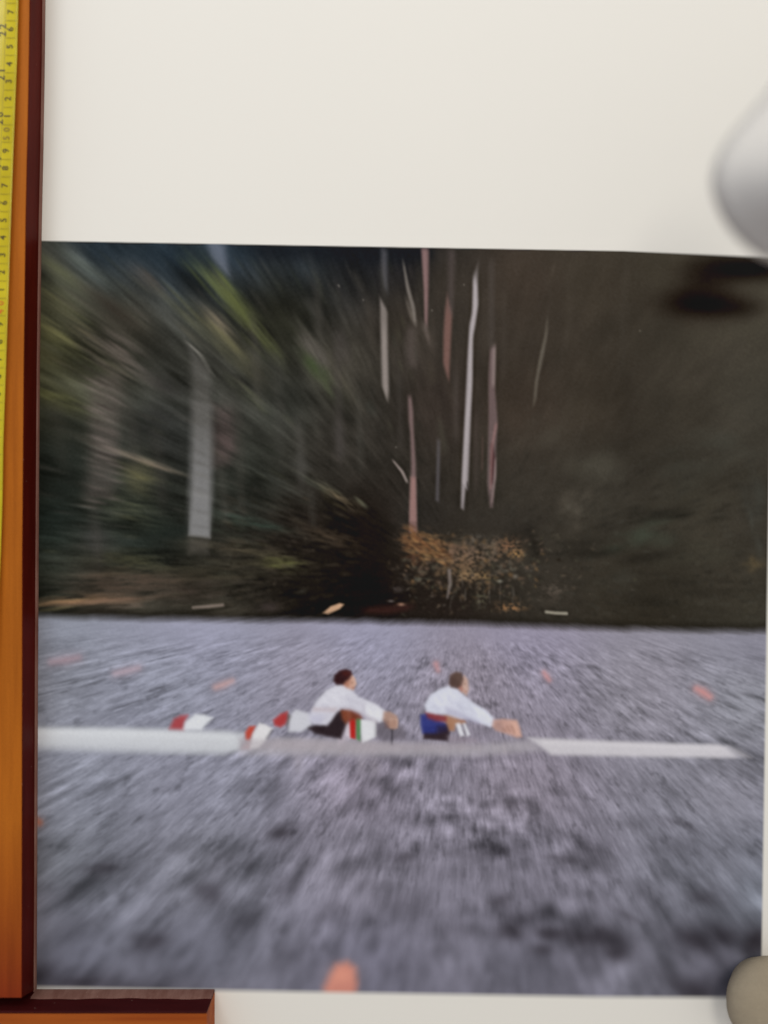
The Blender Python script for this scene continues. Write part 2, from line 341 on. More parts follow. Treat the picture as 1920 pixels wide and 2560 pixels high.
for q_ in [(150, 860, 120, 60, (22, 26, 25), .8), (150, 1080, 60, 140, (22, 27, 26), .6, 0), (620, 1290, 110, 60, (19, 26, 26), .9, 0), (560, 640, 120, 50, (40, 38, 40), .7), (540, 830, 90, 90, (38, 36, 38), .6), (1060, 380, 120, 90, (36, 36, 26), .6), (980, 620, 120, 60, (40, 38, 34), .6), (330, 330, 160, 46, (50, 42, 36), .7), (600, 1100, 60, 60, (34, 38, 34), .5),
           (160, 480, 200, 34, (130, 126, 70), .9), (150, 340, 150, 30, (96, 92, 62), .8), (120, 180, 130, 34, (98, 100, 70), .8), (260, 170, 170, 26, (100, 110, 104), .8), (110, 725, 120, 34, (120, 120, 62), .85), (120, 560, 130, 24, (78, 74, 48), .6), (90, 420, 90, 30, (112, 108, 66), .7),
           (360, 540, 170, 34, (120, 102, 94), .8), (400, 490, 90, 26, (112, 94, 90), .7), (500, 210, 90, 36, (88, 76, 70), .7),
           (760, 200, 150, 26, (100, 112, 66), .8), (860, 260, 200, 36, (96, 104, 50), .95), (950, 400, 170, 34, (92, 98, 50), .9), (820, 400, 80, 26, (150, 128, 102), .9), (860, 480, 150, 34, (112, 106, 70), .8), (680, 380, 170, 20, (104, 104, 78), .7), (880, 560, 140, 24, (86, 84, 60), .6), (930, 700, 90, 26, (96, 94, 72), .7),
           (480, 1060, 70, 90, (104, 98, 60), .8, 0), (400, 960, 190, 14, (150, 132, 114), .8), (520, 1010, 120, 10, (138, 118, 96), .8), (430, 1220, 160, 56, (88, 92, 68), .75), (280, 1320, 60, 90, (72, 70, 70), .6, 0),
           (470, 1440, 180, 40, (84, 80, 52), .8), (420, 1520, 240, 44, (100, 72, 58), .8), (1090, 1440, 90, 34, (108, 108, 54), .95), (900, 1380, 200, 30, (92, 80, 60), .8), (850, 1480, 260, 30, (62, 56, 42), .6), (760, 1560, 180, 30, (66, 52, 46), .6), (160, 1600, 150, 20, (180, 122, 76), 1.0), (340, 1600, 200, 14, (130, 92, 70), .7),
           (1240, 1090, 110, 20, (104, 102, 84), .8), (1350, 1165, 90, 14, (146, 120, 84), .9), (1300, 1330, 120, 26, (84, 66, 50), .8), (1000, 1060, 200, 18, (84, 86, 78), .6), (950, 1260, 170, 24, (52, 72, 62), .7), (1230, 520, 110, 22, (126, 116, 104), .85), (1250, 620, 120, 36, (78, 90, 56), .8), (1350, 640, 130, 20, (88, 82, 66), .6), (850, 890, 46, 110, (118, 88, 88), .7, 0)]:
    patch(*q_)
fc.poly(c9([(262, 640), (395, 610), (398, 760), (384, 900), (362, 1160), (236, 1160), (262, 950), (258, 780)]), (106, 90, 86), 14, .42)
for i in range(46):
    x, y = c9([(rng.uniform(250, 380), rng.uniform(600, 1200))])[0]
    fc.ray(x, y, rng.uniform(40, 90), rng.uniform(3, 7), (138, 118, 112) if rng.rand() < .55 else (60, 50, 48), rng.uniform(.2, .5), 4)
# dark blue band of sky/hill between the crowns at the top
tn = np.clip(1.25 - np.abs(fbm(TH / 0.03, LR / 0.3, 4, 2) - .5), 0, 1)
fc.poly([(560, 600), (1080, 606), (1080, 640), (1000, 660), (800, 652), (650, 650)], (22, 26, 36), 22, .75)
fc.poly([(170, 598), (620, 600), (640, 640), (560, 668), (420, 662), (240, 650)], (30, 44, 58), 30, .55)
fc.poly([(515, 600), (560, 602), (574, 690), (556, 676), (530, 645)], (124, 132, 156), 12, .6)

for _ in range(1):
    fc.poly([(466, 850), (482, 872), (528, 935), (531, 1100), (524, 1344), (473, 1338), (480, 1080), (478, 900)], (100, 96, 92), 8, .55, T_pale)
    fc.poly([(479, 1000), (530, 1010), (531, 1100), (524, 1344), (473, 1338), (480, 1100)], (108, 104, 102), 6, .6, T_pale)
    for q_ in range(6): fc.poly([(479, 1060 + q_ * 34), (531, 1066 + q_ * 34), (524, 1344), (473, 1338)], (132, 131, 134), 7, .22)
    fc.line([(470, 858), (500, 885), (530, 935)], [3, 6, 2], (150, 144, 134), .7, 3)
    fc.poly([(536, 1010), (572, 1030), (590, 1090), (572, 1160), (534, 1170)], (102, 78, 78), 14, .4)
    for i in range(40):
        y = rng.uniform(880, 1330); sl = (y - CY) / (500 - CX); w_ = rng.uniform(2, 5)
        fc.line([(480, y - 22 * sl), (526, y + 22 * sl)], w_, (78, 74, 70) if rng.rand() < .6 else (140, 136, 132), rng.uniform(.06, .26), 6, None, .15)

# ---- sharper trunks of the middle
TR = (128, 112, 108)
def trunk(name, pts, col, soft=4, alpha=.9, tex=0.0):
    m = mk.get(name)
    if m is None: m = mask(name)
    fc.poly(c7(pts), col, soft, alpha, m, tex)
trunk('trunk_a', [(520, 345), (555, 405), (558, 600), (564, 820), (556, 875), (530, 800), (524, 600)], (146, 132, 126), 5, .92)
fc.poly(c7([(524, 80), (557, 85), (556, 310), (540, 290), (524, 190)]), (96, 94, 104), 7, .6)
trunk('trunk_b', [(730, 75), (773, 78), (770, 300), (764, 480), (752, 480), (746, 300)], (134, 96, 96), 5, .85)
fc.line(c7([(750, 80), (756, 470)]), [10, 4], (158, 118, 118), .35, 3)
trunk('trunk_c', [(868, 330), (893, 420), (886, 560), (876, 770), (862, 740), (846, 680), (848, 520), (856, 400)], (132, 88, 80), 6, .85)
fc.poly(c7([(872, 85), (908, 90), (897, 430), (872, 400)]), (88, 74, 74), 10, .55)
trunk('trunk_d', [(1000, 240), (1022, 190), (1028, 370), (1012, 480), (1000, 540), (998, 760), (984, 1100), (974, 1340), (962, 1330), (952, 1440), (938, 1430), (942, 1260), (958, 950), (972, 650), (982, 480), (998, 420)], (150, 138, 142), 5, .95)
fc.line(c7([(1012, 230), (1012, 380), (990, 560), (984, 800), (970, 1000), (955, 1300)]), [4, 11, 6, 9, 8, 6], (186, 174, 178), .5, 4)
fc.line(c7([(1030, 150), (1018, 240)]), [3, 10], (90, 80, 76), .6, 4)
fc.line(c7([(970, 1300), (976, 1345)]), 3, (40, 32, 30), .7, 2)
trunk('trunk_e', [(1088, 600), (1118, 590), (1114, 800), (1128, 980), (1120, 1130), (1120, 1250), (1104, 1430), (1088, 1430), (1074, 1300), (1082, 950), (1080, 760)], (118, 92, 94), 5, .8)
fc.poly(c7([(1082, 150), (1112, 150), (1110, 600), (1082, 600)]), (78, 68, 64), 8, .55)
fc.line(c7([(1110, 600), (1106, 790)]), 8, (150, 128, 124), .6, 4)
fc.line(c7([(1098, 1100), (1104, 1180), (1098, 1300)]), [3, 12, 4], (66, 30, 34), .8, 4)
fc.line(c7([(1120, 1000), (1098, 1120), (1092, 1330)]), [7, 6, 4], (150, 104, 102), .7, 3)
fc.line(c7([(1116, 1180), (1114, 1280), (1098, 1400)]), [4, 5, 3], (160, 130, 128), .6, 3)
fc.line(c7([(1050, 1060), (1048, 1230)]), [3, 4], (100, 72, 66), .5, 3)
trunk('trunk_f', [(1385, 450), (1388, 520), (1366, 640), (1340, 760), (1326, 870), (1314, 900), (1322, 780), (1346, 640), (1372, 540)], (104, 94, 82), 5, .8)
fc.line(c7([(1420, 150), (1412, 240)]), 6, (84, 72, 60), .5, 5, None, .3)
trunk('trunk_g', [(664, 855), (680, 850), (690, 930), (692, 1010), (704, 1200), (708, 1500), (672, 1500), (676, 1350), (680, 1200), (676, 1040), (668, 980)], (128, 98, 98), 5, .85)
trunk('trunk_g', [(676, 1270), (704, 1270), (708, 1440), (712, 1560), (670, 1560), (670, 1450)], (166, 114, 108), 5, .7)
trunk('trunk_g', [(582, 1185), (590, 1183), (640, 1240), (664, 1295), (655, 1300), (630, 1250)], (160, 140, 134), 3, .8)
trunk('trunk_h', [(816, 1080), (830, 1080), (826, 1250), (822, 1400), (808, 1390), (812, 1250)], (92, 86, 94), 6, .8)
fc.line(c7([(640, 160), (662, 290), (690, 390), (700, 470)]), [3, 8, 10, 8], (136, 124, 116), .7, 3)
fc.line(c7([(655, 350), (685, 450)]), [4, 9], (130, 116, 106), .55, 4)
fc.line(c7([(700, 440), (770, 540), (800, 640)]), [8, 20, 8], (92, 78, 70), .45, 10, None, .2)
fc.line(c7([(680, 470), (678, 600), (692, 720)]), [20, 26, 24], (92, 78, 74), .6, 9, None, .15)
fc.line(c7([(750, 480), (770, 560)]), [10, 5], (124, 104, 98), .5, 5)
fc.line(c7([(765, 650), (800, 800)]), [16, 20], (72, 62, 52), .45, 10, None, .2)
fc.line(c7([(840, 700), (895, 900)]), [14, 10], (70, 58, 50), .4, 8, None, .2)
fc.line(c7([(820, 950), (860, 1160)]), [10, 16], (72, 68, 56), .45, 8, None, .2)
for (a, b, w, cc, al) in [((130, 330), (190, 440), 14, (78, 74, 70), .5), ((190, 200), (195, 560), 16, (66, 62, 58), .45), ((90, 510), (260, 720), 34, (96, 88, 82), .5), ((120, 640), (250, 760), 26, (62, 78, 44), .55), ((300, 480), (345, 700), 30, (78, 70, 68), .45),
                          ((320, 660), (400, 900), 22, (76, 70, 62), .4), ((375, 190), (430, 320), 10, (80, 74, 66), .5), ((300, 960), (320, 1200), 22, (72, 66, 66), .4), ((140, 90), (200, 260), 12, (60, 62, 66), .4), ((450, 870), (490, 960), 20, (66, 68, 62), .4), ((60, 1160), (150, 1260), 40, (80, 78, 74), .4)]:
    fc.line(c7([a, b]), w, cc, al, 10, None, .25)
for i in range(46):                       # faint thin stems in the murk
    x = rng.uniform(900, 1900); y = rng.uniform(640, 1150); l = rng.uniform(60, 240)
    dx = (x - CX) / (CY - y) * 0.5
    fc.line([(x, y), (x - dx * l, y + l)], rng.uniform(5, 16), (84, 74, 64), rng.uniform(.08, .22), 9, None, .35)
for (x, y0, y1, w_, cc, al) in [(330, 950, 1200, 22, (78, 70, 66), .3), (400, 1050, 1300, 26, (66, 60, 56), .3), (600, 980, 1330, 22, (74, 70, 64), .35), (640, 760, 1050, 20, (86, 80, 72), .35), (752, 1020, 1250, 20, (84, 80, 76), .4), (800, 720, 1000, 16, (80, 74, 68), .35), (846, 820, 1180, 20, (80, 72, 70), .4),
                              (560, 1150, 1340, 18, (88, 82, 76), .3), (900, 960, 1200, 14, (80, 76, 70), .35), (780, 1200, 1330, 14, (74, 72, 66), .3), (700, 900, 1180, 26, (66, 64, 60), .35), (1000, 900, 1150, 10, (84, 76, 72), .3), (960, 640, 840, 12, (78, 72, 68), .35), (1140, 900, 1130, 9, (92, 80, 78), .35), (1190, 1000, 1250, 8, (96, 78, 76), .35), (1260, 680, 980, 10, (78, 68, 60), .3), (1420, 640, 900, 12, (80, 70, 60), .22), (1560, 620, 950, 16, (84, 76, 68), .18), (240, 1200, 1440, 24, (72, 66, 62), .3), (150, 960, 1200, 30, (64, 60, 52), .3)]:
    fc.line([(x + (x - CX) * .02, y0), (x, (y0 + y1) / 2), (x - (x - CX) * .01, y1)], [w_ * .8, w_, w_ * .8], cc, al, 8, None, .2)
# soft leafy mass low down on the right and along the bank
for i in range(700):
    x = rng.uniform(1180, 1910); y = rng.uniform(1130, 1555)
    if y < 1250 - (x - 1180) * .12 and rng.rand() < .6: continue
    g_ = rng.uniform(.8, 1.5); fc.ray(x, y, rng.uniform(10, 46), rng.uniform(3, 11), (52 * g_, 50 * g_, 44 * g_) if rng.rand() < .55 else (34, 31, 28), rng.uniform(.12, .32), 5)
for (x, y, rx, ry, c_, a_) in [(1480, 1180, 120, 50, (84, 78, 66), .5), (1430, 1270, 60, 34, (92, 82, 70), .5), (1590, 1330, 110, 40, (66, 74, 60), .55), (1350, 1090, 110, 50, (76, 68, 58), .4), (1700, 1180, 150, 60, (74, 72, 62), .4), (1830, 1130, 110, 50, (76, 74, 64), .4), (1760, 1390, 130, 40, (66, 62, 50), .4), (1890, 1410, 50, 24, (96, 78, 50), .5), (1550, 1440, 120, 36, (62, 58, 50), .4),
                          (1650, 1300, 120, 24, (32, 30, 26), .5), (1500, 1380, 120, 30, (30, 27, 24), .5), (1740, 1480, 140, 30, (36, 32, 27), .5), (1330, 1330, 70, 60, (32, 28, 25), .5), (1890, 1270, 30, 100, (78, 84, 80), .35)]:
    for q_ in range(9): fc.blob(x + rng.normal(0, rx * .4), y + rng.normal(0, ry * .45), rx * rng.uniform(.15, .4), ry * rng.uniform(.2, .5), c_, a_ * rng.uniform(.35, .8), math.atan2(y - CY, x - CX) * .6)
for i in range(500):
    x = rng.uniform(560, 900); y = rng.uniform(1240, 1545); g_ = rng.uniform(.6, 1.5)
    fc.ray(x, y, rng.uniform(10, 50), rng.uniform(2, 7), (62 * g_, 52 * g_, 42 * g_) if rng.rand() < .5 else (18, 14, 12), rng.uniform(.15, .4), 4)
fc.poly([(470, 1340), (524, 1344), (522, 1385), (470, 1385)], (96, 88, 80), 12, .5)
fz = zoom_blur(forest, .985, 1.015, 9); kz = np.clip((CY - 60 - YY) / 150, 0, 1)[..., None]; forest = fc.i = fz * kz + fc.i * (1 - kz)
# tiny dust specks
for x, y in [(848, 716), (908, 750), (1160, 712), (846, 713), (1600, 827), (990, 1118), (1080, 776)]:
    fc.blob(x, y, 1.6, 2.2, (150, 140, 128), .6)

# ---- bushes by the water
speck = np.clip((fbm(XX / 19 + YY / 50, YY / 10 - XX / 40, 4, 3, .7) - 0.40) * 3, 0.12, .85)
speckf = np.clip((fbm(XX / 6, YY / 5, 2, 2, .7) - 0.36) * 3, 0.1, .85)
bush = mask('bush')
def bl(x, y, rx, ry, c, a, tex=speck, m=None):
    p = c5([(x, y)])[0]; fc.blob(p[0], p[1], rx * .4822, ry * .4822, c, a, 0.0, m, tex)
ON = np.ones((H, W), np.float32)
bl(760, 560, 560, 200, (26, 20, 17), .30, ON)
for i in range(330):
    x = rng.normal(920, 330); y = rng.normal(470, 120)
    if y > 710 or y < 250 or x < 560: continue
    p = c5([(x, y)])[0]
    c = [(84, 72, 58), (62, 58, 48), (92, 80, 70), (70, 66, 48), (104, 84, 66)][rng.randint(5)]
    if x < 640: c = (60, 46, 36)
    fc.blob(p[0], p[1], rng.uniform(2, 7), rng.uniform(1.6, 4.5), c, rng.uniform(.2, .6), rng.uniform(-1.2, 1.2))
for i in range(520):
    x = 930 + rng.normal(0, 210); y = 420 + rng.normal(0, 105)
    if y > 700 or y < 270 + abs(x - 930) * .12 or x < 640: continue
    p = c5([(x, y)])[0]; w_ = max(0, 1 - abs(y - 400) / 260)
    c_ = [(124, 92, 62), (96, 76, 60), (112, 84, 66), (86, 78, 62), (40, 32, 26), (138, 96, 54)][rng.randint(6)]
    fc.blob(p[0], p[1], rng.uniform(3, 9), rng.uniform(2, 6), c_, rng.uniform(.2, .55) * (.4 + w_), rng.uniform(-1.2, 1.2))
bl(700, 300, 60, 40, (150, 96, 52), 1.0, speck, bush); bl(690, 330, 60, 50, (150, 92, 50), .9, speck, bush); bl(790, 330, 90, 44, (140, 92, 46), .9, speck, bush)
bl(820, 385, 60, 26, (172, 122, 52), 1.0, speck, bush); bl(690, 420, 50, 40, (90, 50, 36), .7, speck, bush); bl(900, 370, 90, 40, (128, 90, 70), .9, speck, bush)
bl(990, 400, 120, 44, (134, 102, 80), .9, speckf, bush); bl(950, 440, 70, 40, (128, 92, 62), .8, speckf, bush); bl(985, 495, 80, 30, (158, 118, 76), 1.0, speckf, bush)
bl(1060, 500, 40, 16, (140, 104, 60), .9, speckf, bush); bl(1030, 300, 80, 36, (96, 88, 80), .9, speck); bl(1100, 350, 40, 50, (110, 96, 82), .8, speckf)
bl(1180, 340, 60, 40, (152, 98, 64), 1.0, speckf, bush); bl(1225, 385, 36, 24, (186, 130, 66), 1.0, speckf, bush); bl(1170, 460, 70, 26, (96, 90, 78), .8, speck)
bl(1310, 460, 70, 16, (88, 82, 74), .7, speck); bl(1430, 570, 60, 36, (112, 96, 84), .8, speck); bl(1190, 660, 70, 22, (172, 112, 62), 1.0, speckf); bl(1420, 600, 90, 60, (70, 60, 52), .6, speck)
for i in range(150):
    x = rng.uniform(650, 880); y = 300 + (x - 650) * .42 + rng.normal(0, 34); an = .45 + rng.normal(0, .25); l = rng.uniform(14, 46)
    p = c5([(x - l * math.cos(an), y - l * math.sin(an)), (x + l * math.cos(an), y + l * math.sin(an))])
    fc.line(p, [2, 4], [(170, 110, 58), (140, 84, 46), (190, 132, 70), (104, 62, 40), (60, 36, 26)][rng.randint(5)], rng.uniform(.25, .65), 4, bush if i % 2 else None, .3)
bl(720, 515, 60, 14, (90, 88, 74), .7, speck); bl(610, 565, 30, 18, (96, 84, 84), .6); bl(640, 500, 40, 18, (80, 72, 70), .5, speck); bl(590, 450, 40, 14, (96, 88, 80), .5, speck)
bl(1520, 150, 60, 40, (84, 76, 66), .45, speck); bl(1450, 290, 60, 16, (84, 76, 62), .5, speck); bl(1100, 210, 200, 90, (52, 46, 42), .5, ON)
bl(1040, 620, 30, 40, (120, 116, 84), .6, speckf); bl(1140, 525, 14, 8, (150, 146, 128), .6, ON); bl(1220, 500, 14, 12, (150, 136, 122), .5, ON)
for i in range(26):
    x = rng.uniform(840, 1260); y = rng.uniform(440, 600); p = c5([(x, y), (x + rng.uniform(-14, 14), y + rng.uniform(40, 110))])
    fc.line(p, [1, 2.4], (112, 102, 92), rng.uniform(.15, .4), 2.4, None, .3)
fc.line(c5([(878, 470), (882, 540), (868, 610)]), [9, 8, 4], (128, 112, 108), .7, 3)
log = mask('log')
fc.poly(c5([(222, 690), (262, 655), (310, 638), (332, 645), (310, 668), (250, 697)]), (206, 152, 112), 4, .95, log)
fc.line(c5([(400, 680), (560, 675), (720, 650)]), [14, 24, 10], (74, 34, 32), .6, 8, None, .2)
fc.blob(*c5([(628, 645)])[0], 9, 4, (190, 130, 100), .7); fc.blob(*c5([(575, 628)])[0], 8, 3, (130, 116, 116), .6)
fc.line(c5([(1380, 684), (1430, 690), (1485, 692)]), [6, 6, 7], (168, 158, 138), .85, 3)
fc.line(c8([(780, 772), (850, 767), (915, 760)]), [5, 7, 6], (150, 128, 116), .8, 4)
fc.blob(*c8([(1130, 770)])[0], 22, 12, (70, 56, 56), .6)
# bank shadow
def shore(x): return 1538 + (x - 90) * 0.0215 + 3 * np.sin(x / 210.0)
SH = shore(XX)
k = np.clip(1 - (SH - YY) / 26.0, 0, 1) * np.clip((SH + 20 - YY) / 20, 0, 1) * .72
forest = forest * (1 - k[..., None]) + np.array((24, 20, 17), np.float32) * k[..., None]

# ---- water
water = field([
    (90, 1560, (138, 142, 152)), (500, 1575, (150, 150, 166)), (900, 1580, (152, 150, 168)), (1300, 1590, (146, 140, 156)), (1900, 1600, (130, 128, 138)),
    (90, 1700, (128, 130, 138)), (400, 1700, (140, 142, 154)), (800, 1700, (142, 138, 150)), (1200, 1700, (140, 132, 142)), (1600, 1720, (140, 136, 144)), (1880, 1750, (134, 134, 140)),
    (150, 1950, (132, 134, 144)), (500, 1950, (138, 138, 150)), (900, 1950, (140, 132, 144)), (1300, 1950, (136, 128, 138)), (1800, 1960, (130, 128, 136)),
    (150, 2150, (108, 110, 116)), (500, 2150, (118, 118, 126)), (900, 2150, (124, 120, 130)), (1300, 2150, (120, 116, 126)), (1800, 2150, (112, 112, 120)),
    (150, 2400, (96, 96, 106)), (500, 2400, (104, 104, 114)), (900, 2420, (108, 106, 118)), (1300, 2400, (106, 104, 114)), (1800, 2400, (96, 94, 102)), (110, 2300, (100, 100, 108)), (1890, 2250, (114, 118, 126))], 3.0, 70)
wd = np.maximum(YY - 1470, 30)
u = (XX - CX) / wd; v = np.log(wd)
wa = fbm(u / 0.068 + (fbm(u / .3, v / .1, 4, 2) - .5) * 2, v / 0.029, 0, 5, 0.78)            # perspective ripples
wb = fbm(u / 0.24 + 3, v / 0.085, 2, 3, 0.6)
deep = np.clip((YY - 1560) / 700, 0, 1)
dark = np.clip((wa - 0.50) * 4.2, -.55, 1.2) * (0.31 + 0.16 * deep) + np.clip((wb - 0.56) * 4, 0, 1) * (0.08 + 0.34 * deep)
far = np.clip((YY - SH) / 70, 0.15, 1)
grp = np.clip((fbm(u / 0.5 + 7, v / 0.20, 3, 3, .6) - .34) * 3.2, .25, 1.15)
water *= np.array((.965, .965, .985), np.float32)
water = water * .94 + water.mean(-1, keepdims=True) * .06
water *= (1.055 - dark * far * grp)[..., None]
# chosen dark troughs near the bottom
wc = Canvas(water)
for (x, y, rx, ry, a) in [(1300, 2300, 60, 22, .6), (1500, 2345, 60, 26, .8), (1560, 2365, 40, 20, .8), (1720, 2352, 60, 24, .85), (1790, 2330, 60, 22, .6), (1890, 2345, 36, 36, .9), (1760, 2478, 60, 26, .95), (1480, 2400, 40, 16, .4), (1640, 2430, 50, 14, .4), (1800, 2240, 50, 18, .5), (1620, 2240, 40, 16, .4),
                          (700, 2080, 40, 22, .6), (560, 2160, 40, 20, .55), (260, 2170, 46, 22, .6), (530, 2230, 40, 26, .7), (720, 2220, 36, 26, .6), (370, 2360, 44, 20, .8), (180, 2320, 50, 14, .5), (200, 2455, 120, 18, .8), (420, 2455, 60, 12, .5), (110, 2440, 40, 40, .7), (600, 2310, 46, 20, .5), (840, 2280, 36, 20, .4), (1010, 2260, 60, 16, .4), (1150, 2320, 50, 14, .4), (1240, 2130, 70, 14, .45), (1500, 2120, 60, 14, .45), (1700, 2110, 60, 14, .4), (960, 2110, 60, 12, .3), (130, 2235, 50, 16, .5), (990, 2420, 60, 14, .35), (700, 2400, 40, 18, .4)]:
    wc.blob(x, y, rx, ry, (40, 37, 42), a * .8, 0)
lf = np.clip(np.abs(XX - CX - 60) / 420 - .15, 0, 1)[..., None]
water = zoom_blur(water, 0.984, 1.016, 9) * (1 - lf) + zoom_blur(water, 0.966, 1.034, 17) * lf
streak = fbm(TH / 0.0105, LR / 0.060, 5, 4, 0.8)
sk2 = fbm(TH / 0.045, LR / 0.10, 1, 3, 0.6)
water *= (1 - ((streak - 0.5) * 0.42 + (sk2 - 0.5) * 0.14) * np.clip((YY - SH) / 90, 0.3, 1))[..., None]
deepdark = np.clip((fbm(TH / 0.02, LR / 0.05, 3, 3, .7) - 0.60) * 5, 0, 1) * np.clip((YY - SH - 30) / 120, 0, 1)
wc = Canvas(water)
for (x, y, rx, ry, a) in [(1272, 2333, 44, 20, .9), (1371, 2333, 46, 20, .8), (1446, 2341, 40, 16, .6), (1504, 2341, 30, 20, .6), (1544, 2380, 28, 18, .8), (1735, 2352, 46, 20, .9), (1810, 2345, 40, 18, .6), (1885, 2352, 26, 34, 1.0), (1764, 2474, 64, 24, 1.0), (1353, 2374, 34, 14, .6), (1243, 2252, 40, 12, .5), (1770, 2246, 44, 14, .5), (1390, 2150, 60, 10, .35), (1690, 2064, 44, 12, .5), (1280, 2010, 20, 20, .35), (1010, 2145, 30, 16, .45), (1600, 2290, 60, 10, .4), (700, 2080, 30, 16, .5), (530, 2225, 30, 20, .6), (370, 2355, 36, 16, .7), (250, 2170, 40, 14, .5), (190, 2458, 100, 12, .7), (100, 2440, 30, 26, .7)]:
    for q_ in range(5): wc.blob(x + rng.normal(0, rx * .4), y + rng.normal(0, ry * .4), rx * rng.uniform(.4, .9), ry * rng.uniform(.5, .9), (46, 42, 47), a * .36, rng.uniform(-.25, .25) + (math.atan2(y - CY, x - CX) if abs(x - CX) > 300 else 0) * (.5 if x > CX else 0))
water *= (1.02 - 0.16 * deepdark)[..., None]
# out-of-focus bottom of the print
sb = blur(water, 6); kk = .95 * np.clip((YY - 2080) / 300, 0, 1)[..., None]; water = water * (1 - kk) + sb * kk

gm = forest.mean(-1, keepdims=True); forest = forest * .7 + gm * .3 + np.array((1.5, 1.5, -.5), np.float32)
bz = blur(np.clip(mk['bush'], 0, 1), 8)[..., None] * .6; forest = forest + (forest - blur(forest, 5)) * .35 * (1 - bz)
forest = forest * (1 - bz) + blur(forest, 2) * bz * 1.04
# ---- join forest and water along the bank
jag = (fbm(XX / 40, YY / 500, 3, 3) - .5) * 9 + (fbm(TH / .01, LR / .2, 0, 3) - .5) * 10
kw = np.clip((YY - SH + jag * .6) / 12 * 0.5 + 0.5, 0, 1)
forest = forest * .3 + blur(forest, 1) * .7
img = forest * (1 - kw[..., None]) + water * kw[..., None]
wmask = kw.copy()
cv = Canvas(img)

# ---- buoys
def buoy(name, pts, wd_, col, a, soft=6):
    m = mask(name); cv.line(pts, wd_, tuple(.5 * x + .5 * y for x, y in zip(col, (150, 130, 140))), a * .5, soft * 2.2); cv.line(pts, np.array(wd_) * .8, col, a, soft, m)
buoy('buoy_1', [(128, 1655), (165, 1650), (196, 1644)], [12, 18, 12], (176, 142, 150), .6, 10)
buoy('buoy_2', [(288, 1684), (315, 1678), (346, 1670)], [12, 16, 12], (188, 164, 174), .7, 8)
buoy('buoy_3', [(540, 1718), (560, 1711), (580, 1702)], [16, 18, 12], (198, 160, 158), .75, 7)
buoy('buoy_4', [(1090, 1660), (1095, 1676)], [14, 9], (196, 146, 148), .8, 6)
buoy('buoy_5', [(1360, 1681), (1366, 1690), (1373, 1700)], [9, 13, 9], (198, 144, 144), .85, 6)
buoy('buoy_6', [(1742, 1722), (1757, 1730), (1774, 1742)], [16, 22, 16], (198, 142, 140), .9, 8)
buoy('buoy_8', [(84, 2050), (97, 2056)], [24, 18], (170, 90, 60), .7, 8)
m = mask('buoy_7')
cv.poly([(824, 2440), (840, 2412), (868, 2405), (888, 2420), (892, 2460), (888, 2500), (806, 2500), (810, 2466)], (206, 134, 116), 18, .9, m)
cv.blob(855, 2440, 30, 26, (222, 152, 130), .6)
for i in range(7): cv.ray(842 + i * 8, 2470, 60, 6, (190, 124, 110), .3, 6)

# ---- racing shell
hull = mask('boat')
cv.poly([(60, 1818), (300, 1820), (560, 1828), (614, 1833), (612, 1850), (600, 1876), (560, 1884), (400, 1880), (60, 1868)], (200, 202, 207), 12, .95, hull)
cv.poly([(60, 1824), (300, 1826), (580, 1836), (590, 1850), (300, 1842), (60, 1838)], (210, 212, 216), 10, .7)
cv.poly([(60, 1856), (300, 1862), (560, 1874), (560, 1886), (300, 1884), (60, 1876)], (176, 178, 186), 12, .5)
cv.poly([(600, 1846), (700, 1846), (1000, 1856), (1180, 1862), (1330, 1850), (1350, 1876), (1180, 1890), (900, 1890), (600, 1886)], (174, 168, 174), 13, .66, hull)
cv.poly([(690, 1845), (900, 1856), (1000, 1866), (1000, 1880), (690, 1872)], (180, 173, 178), 12, .4)
cv.poly(c4([(55, 922), (700, 948), (1330, 970), (1400, 1010), (1440, 1052), (1000, 1052), (210, 1036), (140, 985)]), (204, 199, 204), 8, .92, hull)
cv.poly(c4([(1250, 968), (1400, 974), (1470, 1005), (1550, 1054), (1250, 1052)]), (196, 191, 197), 9, .6, hull)
cv.poly(c4([(150, 940), (1380, 985), (1380, 1000), (160, 965)]), (214, 209, 213), 8, .6)
for i in range(60):
    x = rng.uniform(640, 1330); cv.line([(x, 1846 + rng.uniform(0, 12)), (x + (x - CX) * .08, 1890)], rng.uniform(2, 6), (140, 130, 140) if rng.rand() < .5 else (196, 184, 188), rng.uniform(.1, .3), 4, None, .3)
for (x, y) in [(905, 1905), (935, 1915), (745, 1900)]: cv.blob(x, y, 14, 30, (172, 164, 172), .35)

# ---- oar blades
b1 = mask('blade_1'); b2 = mask('blade_2'); b3 = mask('blade_3'); b4 = mask('blade_4'); b5 = mask('blade_5')
cv.poly(c2([(118, 326), (148, 262), (190, 240), (238, 236), (215, 290), (208, 332)]), (178, 56, 60), 8, .9, b1)
cv.poly(c2([(208, 332), (222, 278), (290, 228), (345, 232), (408, 252), (360, 300), (330, 334)]), (218, 220, 224), 6, .95, b1)
cv.poly(c2([(625, 350), (650, 312), (692, 308), (676, 350), (652, 402), (628, 398)]), (206, 58, 38), 5, .9, b2)
cv.poly(c2([(600, 460), (640, 405), (670, 400), (660, 460)]), (186, 150, 150), 7, .6)
cv.poly(c2([(655, 458), (672, 360), (718, 288), (760, 298), (808, 325), (775, 385), (715, 452)]), (222, 219, 220), 5, .96, b2)
cv.line(c2([(805, 340), (770, 390)]), [5, 4], (74, 70, 76), .6, 4)
cv.poly(c2([(812, 268), (860, 228), (906, 212), (908, 260), (890, 295), (860, 314), (822, 304)]), (184, 44, 44), 6, .92, b3)
cv.poly(c2([(908, 230), (935, 240), (920, 290), (900, 310)]), (70, 66, 56), 6, .7)
